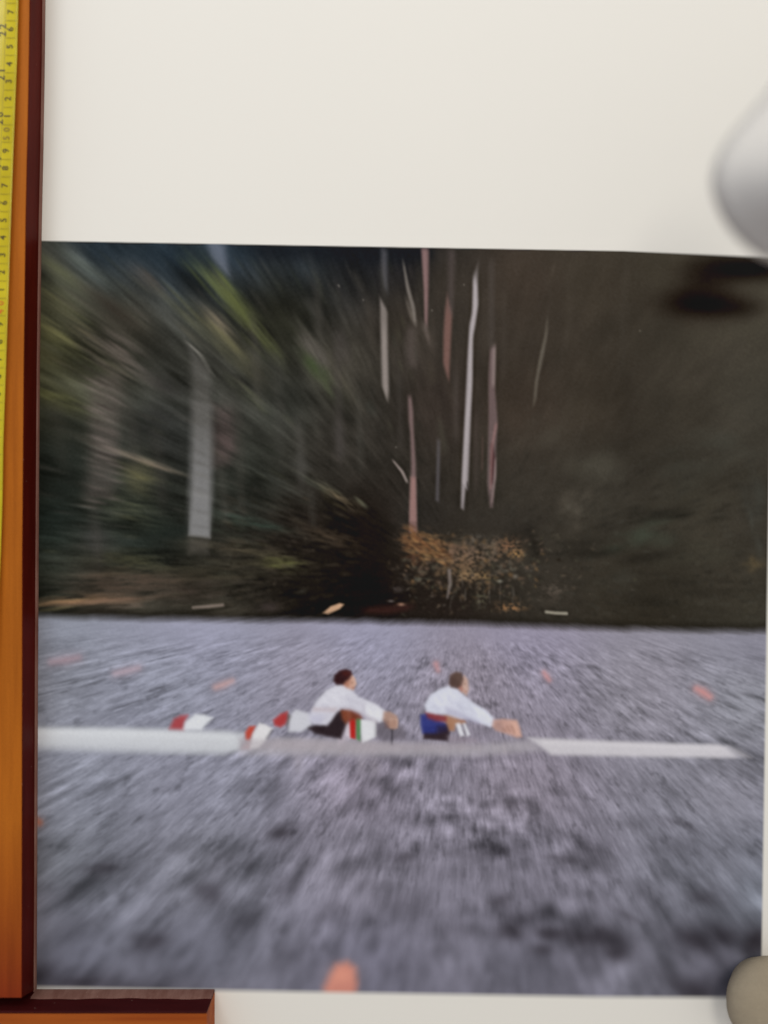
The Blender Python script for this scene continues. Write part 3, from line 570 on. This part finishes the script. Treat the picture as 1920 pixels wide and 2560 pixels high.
cv.poly(c2([(914, 348), (920, 270), (935, 225), (962, 198), (1050, 222), (1075, 262), (1065, 305), (1000, 346)]), (206, 206, 214), 6, .92, b3)
# big blade beside the left rower
LR_ = mask('rower_left'); RR_ = mask('rower_right')
def pr(pts, col, soft=4, a=.95, m=None, tex=0): cv.poly(c1(pts), col, soft, a, m, tex)
pr([(310, 520), (345, 430), (388, 402), (392, 520), (350, 545), (320, 560)], (196, 184, 194), 6, .6)
pr([(365, 412), (388, 402), (394, 518), (362, 500)], (216, 206, 216), 5, .8, b4)
pr([(452, 398), (556, 402), (558, 505), (500, 535), (464, 548)], (221, 221, 225), 3.5, .96, b4)
pr([(386, 392), (426, 390), (424, 522), (392, 514)], (198, 26, 20), 3, .96, b4)
pr([(427, 392), (456, 394), (454, 536), (430, 522)], (78, 134, 74), 3, .94, b4)
# left rower
for t in range(4):
    pr([(560, 400), (640, 420), (720, 440), (740, 520), (600, 530), (556, 500)], (98, 92, 100), 10, .28)
pr([(128, 452), (180, 430), (250, 434), (300, 348), (350, 332), (384, 400), (362, 440), (334, 520), (250, 506), (168, 486)], (42, 30, 34), 6, .95, LR_)
pr([(330, 340), (380, 330), (462, 356), (464, 388), (430, 396), (392, 402), (364, 428), (340, 396)], (142, 68, 42), 6, .92, LR_)
pr([(395, 345), (460, 358), (460, 392), (400, 396)], (112, 44, 26), 6, .7)
pr([(128, 395), (152, 330), (186, 278), (240, 216), (308, 182), (350, 178), (402, 214), (444, 256), (494, 276), (562, 308), (612, 348), (602, 398), (574, 417), (480, 388), (440, 358), (398, 340), (334, 332), (302, 362), (270, 410), (240, 436), (160, 428)], (208, 206, 218), 5, .96, LR_)
pr([(180, 290), (310, 195), (380, 225), (330, 300), (220, 310)], (222, 221, 230), 16, .6)
pr([(160, 326), (310, 326), (296, 352), (156, 346)], (186, 162, 166), 7, .55)
pr([(140, 370), (220, 370), (200, 425), (140, 415)], (180, 178, 204), 12, .6)
pr([(470, 296), (540, 305), (606, 350), (596, 404), (572, 414), (500, 392)], (226, 226, 231), 9, .7)
pr([(330, 322), (400, 326), (470, 360), (560, 402), (560, 420), (470, 392), (400, 352)], (150, 134, 150), 7, .4)
pr([(470, 290), (486, 296), (478, 380), (466, 372)], (176, 168, 186), 5, .5)
pr([(602, 350), (640, 350), (684, 376), (692, 420), (684, 452), (658, 462), (636, 452), (614, 424), (596, 398)], (178, 138, 120), 5, .92, LR_)
pr([(640, 400), (660, 390), (668, 455), (645, 452)], (214, 168, 142), 5, .5)
pr([(676, 390), (690, 395), (688, 450), (676, 455)], (220, 176, 150), 4, .6)
pr([(600, 400), (620, 410), (640, 460), (610, 450)], (110, 86, 84), 6, .6)
pr([(648, 460), (662, 460), (658, 560), (648, 560)], (58, 54, 60), 4, .7)
pr([(340, 170), (362, 150), (400, 116), (418, 140), (428, 176), (412, 214), (384, 206), (352, 184)], (210, 158, 134), 4, .95, LR_)
pr([(345, 178), (366, 150), (392, 140), (384, 180), (372, 200)], (166, 92, 66), 6, .6)
pr([(396, 118), (424, 142), (430, 178), (418, 186), (408, 150)], (226, 184, 160), 4, .5)
pr([(286, 158), (292, 120), (322, 92), (362, 82), (396, 94), (402, 116), (386, 142), (364, 160), (346, 180), (306, 182)], (50, 22, 24), 4.5, .96, LR_)
pr([(340, 96), (384, 96), (396, 112), (376, 130), (345, 120)], (96, 38, 32), 6, .6)
# right rower
pr([(850, 440), (1010, 430), (1016, 480), (1004, 534), (852, 520)], (46, 32, 38), 5, .94, RR_)
pr([(834, 372), (868, 362), (940, 398), (1000, 430), (1000, 466), (930, 486), (846, 486), (834, 430)], (44, 52, 132), 6, .93, RR_)
pr([(940, 440), (1010, 430), (1010, 480), (930, 490)], (46, 34, 50), 9, .7)
pr([(978, 372), (1040, 366), (1112, 404), (1110, 424), (1054, 430), (1044, 470), (1014, 470), (990, 410)], (178, 122, 86), 5, .9, RR_)
pr([(1060, 392), (1112, 408), (1120, 420), (1090, 420)], (140, 74, 50), 5, .6)
pr([(864, 352), (930, 362), (1000, 384), (992, 414), (930, 410), (878, 390)], (142, 48, 52), 6, .88, RR_)
pr([(868, 352), (858, 306), (900, 240), (960, 205), (1016, 188), (1062, 206), (1112, 250), (1164, 294), (1240, 338), (1286, 384), (1302, 432), (1272, 448), (1200, 420), (1130, 396), (1084, 398), (1000, 368), (930, 366)], (208, 210, 226), 5, .96, RR_)
pr([(900, 262), (1010, 200), (1080, 250), (1040, 320), (930, 330)], (220, 221, 234), 16, .6)
pr([(990, 320), (1080, 350), (1200, 410), (1200, 426), (1100, 402), (1000, 372)], (168, 164, 190), 8, .55)
pr([(1160, 300), (1240, 345), (1290, 400), (1270, 430), (1180, 380)], (224, 226, 238), 9, .6)
pr([(1292, 404), (1350, 396), (1436, 404), (1456, 450), (1468, 506), (1440, 512), (1372, 488), (1306, 466), (1284, 440)], (208, 156, 138), 6, .9, RR_)
pr([(1290, 420), (1340, 410), (1360, 470), (1310, 462)], (150, 116, 112), 8, .5)
pr([(1400, 412), (1440, 415), (1460, 500), (1430, 500)], (228, 176, 154), 7, .6)
pr([(1064, 196), (1086, 150), (1108, 122), (1130, 150), (1136, 208), (1122, 248), (1092, 226)], (206, 166, 148), 5, .93, RR_)
pr([(1064, 190), (1086, 176), (1100, 210), (1092, 226)], (170, 96, 84), 5, .7)
pr([(1012, 172), (1018, 122), (1056, 100), (1092, 108), (1102, 146), (1090, 188), (1062, 204), (1024, 196)], (86, 62, 54), 5, .95, RR_)
pr([(1030, 110), (1080, 108), (1096, 150), (1080, 180), (1060, 140)], (108, 84, 72), 8, .5)
pr([(1054, 426), (1080, 418), (1108, 500), (1082, 506)], (224, 224, 230), 4, .95, b5)
pr([(1098, 420), (1114, 422), (1144, 494), (1126, 506)], (222, 222, 228), 4, .95, b5)
pr([(1000, 500), (1080, 506), (1180, 520), (1190, 545), (1010, 545)], (150, 136, 144), 10, .45)
for a_, b_, c_, al in [((200, 300), (260, 330), (176, 172, 190), .5), ((230, 250), (300, 300), (186, 182, 198), .45), ((300, 210), (350, 290), (188, 184, 200), .4), ((350, 240), (420, 310), (180, 176, 194), .5), ((400, 260), (470, 320), (186, 180, 196), .4), ((500, 310), (560, 350), (200, 198, 210), .5), ((250, 380), (180, 420), (178, 174, 196), .5), ((280, 350), (230, 400), (184, 178, 196), .4),
                       ((900, 300), (960, 350), (176, 176, 198), .5), ((930, 250), (990, 300), (188, 188, 208), .4), ((1000, 230), (1040, 320), (182, 182, 204), .45), ((1040, 280), (1120, 350), (172, 172, 196), .5), ((1130, 320), (1200, 380), (190, 190, 210), .45), ((1200, 360), (1260, 410), (196, 196, 214), .4)]:
    cv.line(c1([a_, b_]), [3, 8, ][:2], c_, al, 6, None, .3)
for a_, b_ in [((630, 400), (634, 452)), ((652, 400), (656, 458)), ((672, 400), (674, 452)), ((1370, 430), (1400, 485)), ((1400, 425), (1428, 495)), ((1350, 450), (1376, 480))]:
    cv.line(c1([a_, b_]), 2.5, (138, 92, 76), .6, 3, None, .2)
cv.blob(*c1([(402, 168)])[0], 2.5, 2, (110, 66, 52), .6); cv.blob(*c1([(1112, 176)])[0], 2.5, 2, (120, 78, 62), .6)
cv.blob(*c1([(410, 200)])[0], 4, 1.6, (150, 80, 66), .6); cv.blob(*c1([(1118, 224)])[0], 4, 1.6, (150, 86, 74), .6)
# gunwale veil over their laps
cv.poly([(600, 1849), (760, 1849), (1000, 1857), (1180, 1861), (1200, 1872), (1000, 1880), (600, 1872)], (168, 157, 164), 10, .5)

pm = np.clip(sum(blur(mk[k_], 3) for k_ in ('rower_left', 'rower_right', 'boat', 'blade_1', 'blade_2', 'blade_3', 'blade_4', 'blade_5')), 0, 1)[..., None]
img = img * (1 - pm) + blur(img, 2) * pm
img = img * .85 + blur(img, 1) * .15
fq = Canvas(img)
fq.blob(1765, 760, 105, 36, (18, 10, 7), .88); fq.blob(1730, 745, 60, 34, (20, 12, 8), .4); fq.blob(1840, 770, 60, 24, (22, 16, 12), .5)  # shade and lost gloss beside the curled corner, painted into the ink
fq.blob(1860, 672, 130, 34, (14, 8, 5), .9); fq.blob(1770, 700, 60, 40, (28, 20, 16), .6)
gm = img.mean(-1, keepdims=True); img = img * (1 - .18 * pm) + gm * .18 * pm
# grain of the print
gr = rng.normal(0, 1, (H, W)).astype(np.float32)
gsc = 1.0 - 0.75 * np.clip((YY - 1900) / 300, 0, 1)
img = img + (blur(gr, 1) * 5.0 * gsc + (vn(XX / 2.6, YY / 1.0, 3) - .5) * 2.4 * gsc)[..., None]
img = np.clip(img, 3, 245)

# ---- picture rectangle on the sheet
edge_t = 602 + (XX - 106) * 0.0176 + np.maximum(XX - 1560, 0) * 0.026
edge_b = 2468 + (XX - 90) * 0.0172 - np.maximum(XX - 1500, 0) * 0.012
edge_r = 1919.5 - (YY - 1400) * 0.0155
soft_t = 1.6 + np.maximum(XX - 1500, 0) * 0.020
inside = np.clip((YY - edge_t) / soft_t + .5, 0, 1) * np.clip((edge_b - YY) / 15 + .5, 0, 1) * np.clip((edge_r - XX) / 6 + .5, 0, 1)
def ds(a): return a.reshape(H // 2, 2, W // 2, 2, *a.shape[2:]).mean((1, 3))
img2 = ds(img); ins2 = ds(inside)[..., None]
gw, gh = W // 2, H // 2
# illumination the sheet gets, so the inks come out as in the photograph
gx = (X0 + (np.arange(gw) + .5) * ST * 2)[None, :]; gy = (Y0 + (np.arange(gh) + .5) * ST * 2)[:, None]
U = (gx - 960) / 960; V = (gy - 1280) / 1280
ECO = ((1.0, 0, 0, 0, 0, 0),) * 3
#ECO_BEGIN
ECO = ((0.911, -0.0285, -0.0756, -0.0902, 0.0864, -0.0273), (0.9082, -0.0277, -0.0769, -0.0955, 0.0881, -0.0292), (0.8992, -0.0263, -0.0781, -0.0977, 0.0853, -0.0282))
#ECO_END
E = np.stack([c[0] + c[1] * U + c[2] * V + c[3] * U * U + c[4] * U * V + c[5] * V * V for c in ECO], -1)
CAL = None
VEIL = 0.0
#VEIL_BEGIN
VCO = ((0.008, 0.0008, -0.0041, -0.0014, 0.0003, 0.0026), (0.0079, 0.0007, -0.0041, -0.0014, 0.0004, 0.0026), (0.0078, 0.0005, -0.004, -0.0014, 0.0005, 0.0026))
VEIL = np.stack([c[0] + c[1] * U + c[2] * V + c[3] * U * U + c[4] * U * V + c[5] * V * V for c in VCO], -1)
#VEIL_END
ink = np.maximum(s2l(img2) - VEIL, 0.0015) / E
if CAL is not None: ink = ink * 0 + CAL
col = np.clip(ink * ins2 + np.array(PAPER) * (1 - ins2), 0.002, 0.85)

# vertices of the grid
sub = lambda n: ds(mk[n])
label_id = np.full((gh, gw), 0, np.int32)     # 0 forest
label_id[ds(wmask) > .5] = 1
parts = [
    ('tree_trunk', ['pale_trunk'], 'broad pale grey printed tree trunk near the left of the picture'),
    ('tree_trunk', ['pink_trunk'], 'blurred brownish pink printed tree trunk, leftmost in the picture'),
    ('tree_trunk', ['trunk_a'], 'short thick pale printed trunk, left of the thin stems'),
    ('tree_trunk', ['trunk_b'], 'pink printed trunk touching the top edge of the picture'),
    ('tree_trunk', ['trunk_c'], 'reddish brown printed trunk between the pink and the whitest one'),
    ('tree_trunk', ['trunk_d'], 'tallest whitest printed trunk in the middle of the picture'),
    ('tree_trunk', ['trunk_e'], 'pink and dark striped printed trunk right of the whitest one'),
    ('tree_trunk', ['trunk_f'], 'thin leaning printed stem, rightmost of the trunks'),
    ('tree_trunk', ['trunk_g'], 'slender pinkish printed trunk rising from the orange bush, with a side branch'),
    ('tree_trunk', ['trunk_h'], 'faint short grey printed stem above the orange bush'),
    ('bush', ['bush'], 'orange brown printed bush on the bank'),
    ('log', ['log'], 'bright tan printed log lying at the water line'),
    ('buoy', ['buoy_1'], 'faint pink streaked printed buoy nearest the left edge of the picture'),
    ('buoy', ['buoy_2'], 'pale pink streaked printed buoy, second from the left'),
    ('buoy', ['buoy_3'], 'pale orange streaked printed buoy above the left oar blades'),
    ('buoy', ['buoy_4'], 'small pink printed buoy above and between the two rowers'),
    ('buoy', ['buoy_5'], 'small pink printed buoy right of the right rower'),
    ('buoy', ['buoy_6'], 'pink printed buoy farthest right'),
    ('buoy', ['buoy_7'], 'large orange printed buoy at the bottom edge of the picture'),
    ('buoy', ['buoy_8'], 'dull orange printed buoy cut by the wooden rail'),
    ('oar_blade', ['blade_1'], 'red and white printed oar blade behind the left part of the hull'),
    ('rowing_boat', ['boat'], 'long white printed racing shell across the picture'),
    ('oar_blade', ['blade_2'], 'red and white printed oar blade in front of the hull'),
    ('oar_blade', ['blade_3'], 'red and white printed oar blade right behind the left rower'),
    ('person', ['rower_left'], 'printed rower in white long sleeves and dark shorts with dark hair, on the left'),
    ('person', ['rower_right'], 'printed rower in white top and blue shorts with brown hair, on the right'),
    ('oar_blade', ['blade_4'], 'white printed oar blade with a red and a green stripe'),
    ('oar_blade', ['blade_5'], 'two white printed stripes of the blade by the right rower'),
]
TH_ = {'pinkblob': 9, 'pale_trunk': .4, 'pink_trunk': .26, 'bush': .35, 'boat': .4}
for i, (nm, ms, lb) in enumerate(parts):
    for q in ms: label_id[sub(q) > TH_.get(q, .42)] = i + 2
label_id[ins2[..., 0] < .5] = -1                # margin cells

def grid_part(name, cells, parent, zoff=0.0):
    """cells: boolean gh x gw; builds those grid squares with ink colours as one mesh"""
    ii, jj = np.nonzero(cells)
    vid = np.concatenate([ii * (gw + 1) + jj, (ii + 1) * (gw + 1) + jj, (ii + 1) * (gw + 1) + jj + 1, ii * (gw + 1) + jj + 1]).reshape(4, -1).T
    uq, inv = np.unique(vid, return_inverse=True); inv = inv.reshape(-1)
    vi = uq // (gw + 1); vj = uq % (gw + 1)
    co = np.zeros((len(uq), 3)); co[:, 0] = (X0 + vj * ST * 2 - 960) / PX; co[:, 1] = (1280 - (Y0 + vi * ST * 2)) / PX; co[:, 2] = 0
    me = bpy.data.meshes.new(name); me.vertices.add(len(uq)); me.vertices.foreach_set('co', co.astype(np.float32).ravel())
    n = len(ii); me.loops.add(n * 4); me.loops.foreach_set('vertex_index', inv.astype(np.int32))
    me.polygons.add(n); me.polygons.foreach_set('loop_start', np.arange(0, n * 4, 4, dtype=np.int32))
    me.update(calc_edges=True)
    me.validate()
    a = me.color_attributes.new('ink', 'FLOAT_COLOR', 'POINT')
    cc = np.ones((len(uq), 4), np.float32)
    cc[:, :3] = vcol[vi, vj]
    a.data.foreach_set('color', cc.ravel())
    me.materials.append(M_print)
    o = link(bpy.data.objects.new(name, me)); o.parent = parent
    return o
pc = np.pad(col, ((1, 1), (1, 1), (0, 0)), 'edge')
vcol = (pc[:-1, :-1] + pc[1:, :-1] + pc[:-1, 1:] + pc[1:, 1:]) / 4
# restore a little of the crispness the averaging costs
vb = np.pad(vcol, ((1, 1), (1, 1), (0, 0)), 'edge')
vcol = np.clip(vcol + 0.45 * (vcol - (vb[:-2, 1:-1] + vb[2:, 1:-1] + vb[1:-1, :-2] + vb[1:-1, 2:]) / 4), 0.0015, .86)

pr_root = empty('photo_print', P(960, 1280))
tag(pr_root, 'large glossy photo print of two rowers before a dark forest, with wide white margins', 'photo print')
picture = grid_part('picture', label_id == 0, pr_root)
picture['label'] = 'printed picture, dark blurred forest behind the lake'
wt = grid_part('lake_water', label_id == 1, picture); wt['label'] = 'grey violet streaked printed water'
for i, (nm, ms, lb) in enumerate(parts):
    cells = label_id == i + 2
    if cells.sum() < 4: print('EMPTY', nm, ms); continue
    o = grid_part(nm, cells, picture); o['label'] = lb
mg = grid_part('margin', label_id == -1, pr_root); mg['label'] = 'plain white margin strip round the picture'
# the rest of the white sheet, one plane with a hole for the grid
gx0, gy0, gx1, gy1 = X0, Y0, X0 + gw * ST * 2, Y0 + gh * ST * 2
L_, T_, R_, B_ = -20, -420, 2160, 2900
v = [(L_, T_), (R_, T_), (R_, B_), (L_, B_), (gx0, gy0), (gx1, gy0), (gx1, gy1), (gx0, gy1)]
mesh_obj('sheet_margin', [P(x, y, 0) for x, y in v] + [P(x, y, -.0003) for x, y in v[:4]],
         [(0, 4, 5, 1), (1, 5, 6, 2), (2, 6, 7, 3), (3, 7, 4, 0), (8, 9, 10, 11), (0, 1, 9, 8), (1, 2, 10, 9), (2, 3, 11, 10), (3, 0, 8, 11)], M_paper, pr_root)

# ---- the corner of the sheet that curls up toward the lens at the upper right
outl = np.array([(2150, -60), (2050, 60), (1985, 140), (1925, 225), (1868, 290), (1815, 350), (1780, 415), (1778, 480), (1805, 548), (1850, 605), (1905, 645), (1970, 665), (2060, 670)], float)
tq = np.linspace(0, len(outl) - 1, 60)
ox = np.interp(tq, range(len(outl)), outl[:, 0]); oy = np.interp(tq, range(len(outl)), outl[:, 1])
for _ in range(6):
    ox[1:-1] = (ox[:-2] + 2 * ox[1:-1] + ox[2:]) / 4; oy[1:-1] = (oy[:-2] + 2 * oy[1:-1] + oy[2:]) / 4
fv = []; nu = 26
for i in range(60):
    for j in range(nu):
        t = j / (nu - 1)
        if t < .7:                      # the curl rises steeply, facing left
            q = t / .7; fv.append(P(ox[i] + 470 * q ** .9, oy[i] + (430 - oy[i]) * .25 * q, 0.14 + 0.075 * math.sin(q * 1.45)))
        else:                           # and rolls back down to the sheet outside the view
            q = min(1.0, (t - .7) / .3); c = P(ox[i] + 470, oy[i] + (430 - oy[i]) * .25, 0.214); e = P(2160 + 420 * (1 - q) ** .5 * 0, 60 + 13 * i, 0)
            fv.append(((c[0] * (1 - q) + e[0] * q) + .05 * math.sin(q * math.pi), c[1] * (1 - q) + e[1] * q, c[2] * (1 - q) ** 1.2 + .0003))
ff = [(i * nu + j, i * nu + j + 1, (i + 1) * nu + j + 1, (i + 1) * nu + j) for i in range(59) for j in range(nu - 1)]
fl = mesh_obj('curled_corner', fv, ff, paper_mat('paper_back', (.78, .74, .68)), pr_root, True)
fl['label'] = 'out of focus corner of the sheet curling up at the upper right'
so = fl.modifiers.new('thickness', 'SOLIDIFY'); so.thickness = 0.0003

# ---------------------------------------------------------------- left wooden rail
ZR = 0.019
rail = empty('wooden_rail', P(40, 1280))
tag(rail, 'long orange wooden rail with dark mahogany inner side, under the yellow tape', 'wooden rail')
ry = np.array([-700, 0, 130, 330, 400, 550, 700, 900, 1200, 1380, 1800, 2200, 2494.])
rx = np.array([82, 73.5, 72, 68.5, 66.5, 63.5, 61.5, 59, 56.5, 55, 54.5, 54, 53.5])
bx = np.array([116, 108.5, 107, 104, 102.5, 99.5, 97.5, 95, 93, 92, 90, 88.5, 87])
def strip(rows):
    n = len(rows[0]); v = [p for r in rows for p in r]; f = []
    for a in range(len(rows) - 1):
        for i in range(n - 1): f.append((a * n + i, a * n + i + 1, (a + 1) * n + i + 1, (a + 1) * n + i))
    return v, f
yb = (ry - 1280)
def RP(x, y, z): return P(x, y, z)
top_e = [RP(x, y, ZR) for x, y in zip(rx, ry)]
top_b = [(p[0] + .0003, p[1], ZR - .0006) for p in top_e]
bot = [RP(x, y, 0.0004) for x, y in zip(bx, ry)]
bot = [(b[0], t[1], b[2]) for b, t in zip(bot, top_e)]
bot[-1] = (bot[-1][0], (1280 - 2534) / PX * (D - .0205) / D + .0006, bot[-1][2])
far_ = [(p[0] - 0.035, p[1], ZR) for p in top_e]; farb = [(p[0] - 0.035, p[1], 0.0004) for p in top_e]
v, f = strip([farb, far_, top_e]); n = len(ry)
v2 = v + [bot[-1], bot[0]]; f2 = f + [(n - 1, 2 * n - 1, 3 * n - 1, len(v)), (0, len(v) + 1, 2 * n, n)]
mesh_obj('rail_top', v2, f2, M_wood, rail)
v, f = strip([top_e, top_b, bot])
mesh_obj('inner_side', v, f, M_dark, rail)
lipo = [(p[0] + .0011, p[1], .0004) for p in bot]; lipt = [(p[0] + .0009, p[1], .0018) for p in bot]; lipi = [(p[0] - .0001, p[1], .0022) for p in bot]
v, f = strip([lipi, lipt, lipo])
mesh_obj('edge_band', v, f, M_edge_band, rail)

# ---------------------------------------------------------------- wooden block at the lower left
ZB = 0.0205
block = empty('wooden_block', P(250, 2600))
tag(block, 'short red brown wooden block with dark upright side at the lower left, below the picture', 'wooden block')
def yproj(y, z): return (1280 - y) / PX * (D - z) / D
def xproj(x, z): return (x - 960) / PX * (D - z) / D
yt = yproj(2534, ZB); x1 = xproj(517, ZB); x0 = xproj(-260, ZB); ybk = yt - .05
bv = [(x0, yt, ZB), (x1, yt, ZB), (x1, ybk, ZB), (x0, ybk, ZB), (x0, yt, .0005), (x1, yt, .0005), (x1, ybk, .0005), (x0, ybk, .0005)]
mesh_obj('block_top', [*bv], [(3, 2, 1, 0), (2, 3, 7, 6), (1, 2, 6, 5), (0, 4, 7, 3), (4, 5, 6, 7)], M_wood_cross, block)
sv = [(x0, yt, ZB - .0004), (x1, yt, ZB - .0004), (x1, yt + .0006, ZB - .0012), (x0, yt + .0006, ZB - .0012), (x1, yt + .0006, .0005), (x0, yt + .0006, .0005), (x0, yt, .0005), (x1, yt, .0005)]
mesh_obj('inner_side', sv, [(0, 1, 2, 3), (3, 2, 4, 5), (5, 4, 7, 6), (0, 3, 5, 6), (1, 7, 4, 2)], M_dark_cross, block)
lx0 = xproj(92, .0)
lv = []
for i in range(40):
    t = i / 39; x = lx0 + (x1 - lx0) * t; h = .0085 + .0004 * math.sin(t * 9) + .00025 * math.sin(t * 31)
    lv += [(x, yt + .0007, h), (x, yt + .0011, h - .0012), (x, yt + .0012, .0005)]
mesh_obj('edge_band', lv, [(3 * i + k, 3 * i + k + 1, 3 * i + 4 + k, 3 * i + 3 + k) for i in range(39) for k in (0, 1)], M_edge_band, block, True)  # reflection of the print on the block side, painted as a pale band

# ---------------------------------------------------------------- tape measure on the rail
tape = empty('tape_measure', P(20, 600, ZR))
tag(tape, 'yellow tape measure with black centimetre and inch numbers, lying along the orange rail', 'tape measure')
ty = np.array([-700, -200, 0, 150, 400, 620, 800, 1000, 1100, 1260, 1400, 1600, 2000.]); tx = np.array([58, 50, 45, 41.5, 31.5, 24, 18, 11, 7.5, 5, 0.5, -9, -35])
TW = 74.0
def tp(t, y, dz=0.0):
    """t: picture units inward from the tape's right edge, y: position along it"""
    e = np.interp(y, ty, tx); q = (t - TW / 2) / (TW / 2)
    z = ZR + 0.0012 + 0.0016 * q * q + dz
    a = P(e - t, y, z); return a
rows = []
yy = np.linspace(-700, 2000, 120)
for t in np.linspace(0, TW, 17): rows.append([tp(t, y) for y in yy])
v, f = strip(rows)
n = N('yellow_tape'); tc = n.n('ShaderNodeTexCoord'); g = n.n('ShaderNodeTexNoise', Scale=60.0, Detail=5.0); n.l(tc.outputs['Object'], g.inputs['Vector'])
r = n.n('ShaderNodeValToRGB'); r.color_ramp.elements[0].position = .3; r.color_ramp.elements[1].position = .75
r.color_ramp.elements[0].color = (.52, .40, .008, 1); r.color_ramp.elements[1].color = (.66, .53, .018, 1)
n.l(g.outputs['Fac'], r.inputs[0]); n.l(r.outputs[0], n.b.inputs['Base Color']); n.b.inputs['Roughness'].default_value = .3
n.b.inputs['Coat Weight'].default_value = .15; n.b.inputs['Coat Roughness'].default_value = .12; n.b.inputs['Specular IOR Level'].default_value = .25
bl_ = mesh_obj('blade', v, f, n.m, tape, True)
so = bl_.modifiers.new('thickness', 'SOLIDIFY'); so.thickness = 0.00025; so.offset = 1
def plain(name, c, rough=.45):
    n = N(name); n.b.inputs['Base Color'].default_value = (*c, 1); n.b.inputs['Roughness'].default_value = rough
    tc = n.n('ShaderNodeTexCoord'); g = n.n('ShaderNodeTexNoise', Scale=900.0, Detail=3.0); n.l(tc.outputs['Object'], g.inputs['Vector'])
    r = n.n('ShaderNodeValToRGB'); r.color_ramp.elements[0].color = (*[x * .8 for x in c], 1); r.color_ramp.elements[1].color = (*[min(1, x * 1.2) for x in c], 1)
    n.l(g.outputs['Fac'], r.inputs[0]); n.l(r.outputs[0], n.b.inputs['Base Color'])
    return n.m
M_ink = plain('tape_ink', (.10, .07, .008)); M_red = plain('tape_red_ink', (.62, .17, .01)); M_faint = plain('tape_faint_ink', (.26, .17, .012)); M_line = plain('tape_line_ink', (.34, .26, .02))
tcache = {}
def glyph(ch):
    if ch in tcache: return tcache[ch]
    cu = bpy.data.curves.new('t', 'FONT'); cu.body = ch; cu.size = 1.0; cu.align_x = 'CENTER'; cu.fill_mode = 'FRONT'; cu.offset = 0.022
    o = bpy.data.objects.new('t', cu); sc.collection.objects.link(o)
    bpy.context.view_layer.update()
    me = bpy.data.meshes.new_from_object(o.evaluated_get(bpy.context.evaluated_depsgraph_get()))
    r = ([(v.co.x, v.co.y) for v in me.vertices], [tuple(p.vertices) for p in me.polygons])
    bpy.data.objects.remove(o); bpy.data.curves.remove(cu); bpy.data.meshes.remove(me)
    tcache[ch] = r; return r
def text(items, name, mat):
    V = []; F = []
    for ch, tcen, y, size in items:
        gv, gf = glyph(ch); b = len(V)
        for gx_, gy_ in gv: V.append(tp(tcen + (gy_ - .36) * size, y - gx_ * size * 1.0, .00016))
        for q in gf: F.append(tuple(b + k_ for k_ in q))
    return mesh_obj(name, V, F, mat, tape)
def yline(t, y0, y1, w, out):
    ysn = np.linspace(y0, y1, max(2, int(abs(y1 - y0) / 30)))
    for a in range(len(ysn) - 1):
        out.append([tp(t - w / 2, ysn[a], .00005), tp(t + w / 2, ysn[a], .00005), tp(t + w / 2, ysn[a + 1], .00005), tp(t - w / 2, ysn[a + 1], .00005)])
cmy = {}   # centimetre number positions measured along the tape
ycm = lambda k: 724 - (k - 41) * 43.4
for kx in range(33, 66): cmy[kx] = ycm(kx)
items = []; red = []; faint = []
for kx, y in cmy.items():
    d = kx % 10
    if d == 0:
        (red if kx == 40 else faint).extend([(str(kx // 10), 18.5, y + 1 + 10.5, 22), ('0', 18.5, y - 10.5 + 1, 22)])
    else: items.append((str(d), 18.5, y, 22))
for k_ in range(13, 29):
    y = 185 - (k_ - 21) * 110.2
    items += [(str(k_)[0], 37.5, y + 10, 25), (str(k_)[1], 37.5, y - 9, 25)]
text(items, 'black_numbers', M_ink); text(red, 'orange_forty', M_red); text(faint, 'faint_fifty', M_faint)
q = []
yline(30.5, -700, 2000, 1.2, q)
for k_ in range(30, 66):
    y0 = ycm(k_) + 21.7
    q.append([tp(0.8, y0 - .6, .00005), tp(29, y0 - .6, .00005), tp(29, y0 + .6, .00005), tp(.8, y0 + .6, .00005)])
    for mm in range(1, 10):
        y = y0 - mm * 4.34; ln = 7.5 if mm == 5 else 4.6
        q.append([tp(.8, y - .45, .00005), tp(ln, y - .45, .00005), tp(ln, y + .45, .00005), tp(.8, y + .45, .00005)])
V = [p for s in q for p in s]; F = [(4 * i, 4 * i + 1, 4 * i + 2, 4 * i + 3) for i in range(len(q))]
mesh_obj('tick_marks', V, F, M_line, tape)

# ---------------------------------------------------------------- round weight at the lower right
WL = ('out of focus round khaki paperweight on the lower right corner of the print', 'paperweight')
prof = [(0.0, .046), (.008, .0457), (.014, .0445), (.0190, .0420), (.0225, .0380), (.0245, .0330), (.0248, .027), (.0225, .018), (.0185, .008), (.0165, .002), (.0160, .0006), (0, .0006)]
V = []; F = []; ns = 72; cx, cy, _ = P(1936, 2515, .020)
for i, (r_, z) in enumerate(prof):
    z *= .6
    for j in range(ns):
        a = 2 * math.pi * j / ns; V.append((cx + r_ * math.cos(a), cy + r_ * math.sin(a), z))
for i in range(len(prof) - 1):
    for j in range(ns): F.append((i * ns + j, (i + 1) * ns + j, (i + 1) * ns + (j + 1) % ns, i * ns + (j + 1) % ns))
Mk = wood_mat('khaki_stone', (.31, .255, .18), (.37, .305, .215), .7, (60, 60, 60), 0, False)
wgt = mesh_obj('paperweight', V, F, Mk, None, True); tag(wgt, *WL)
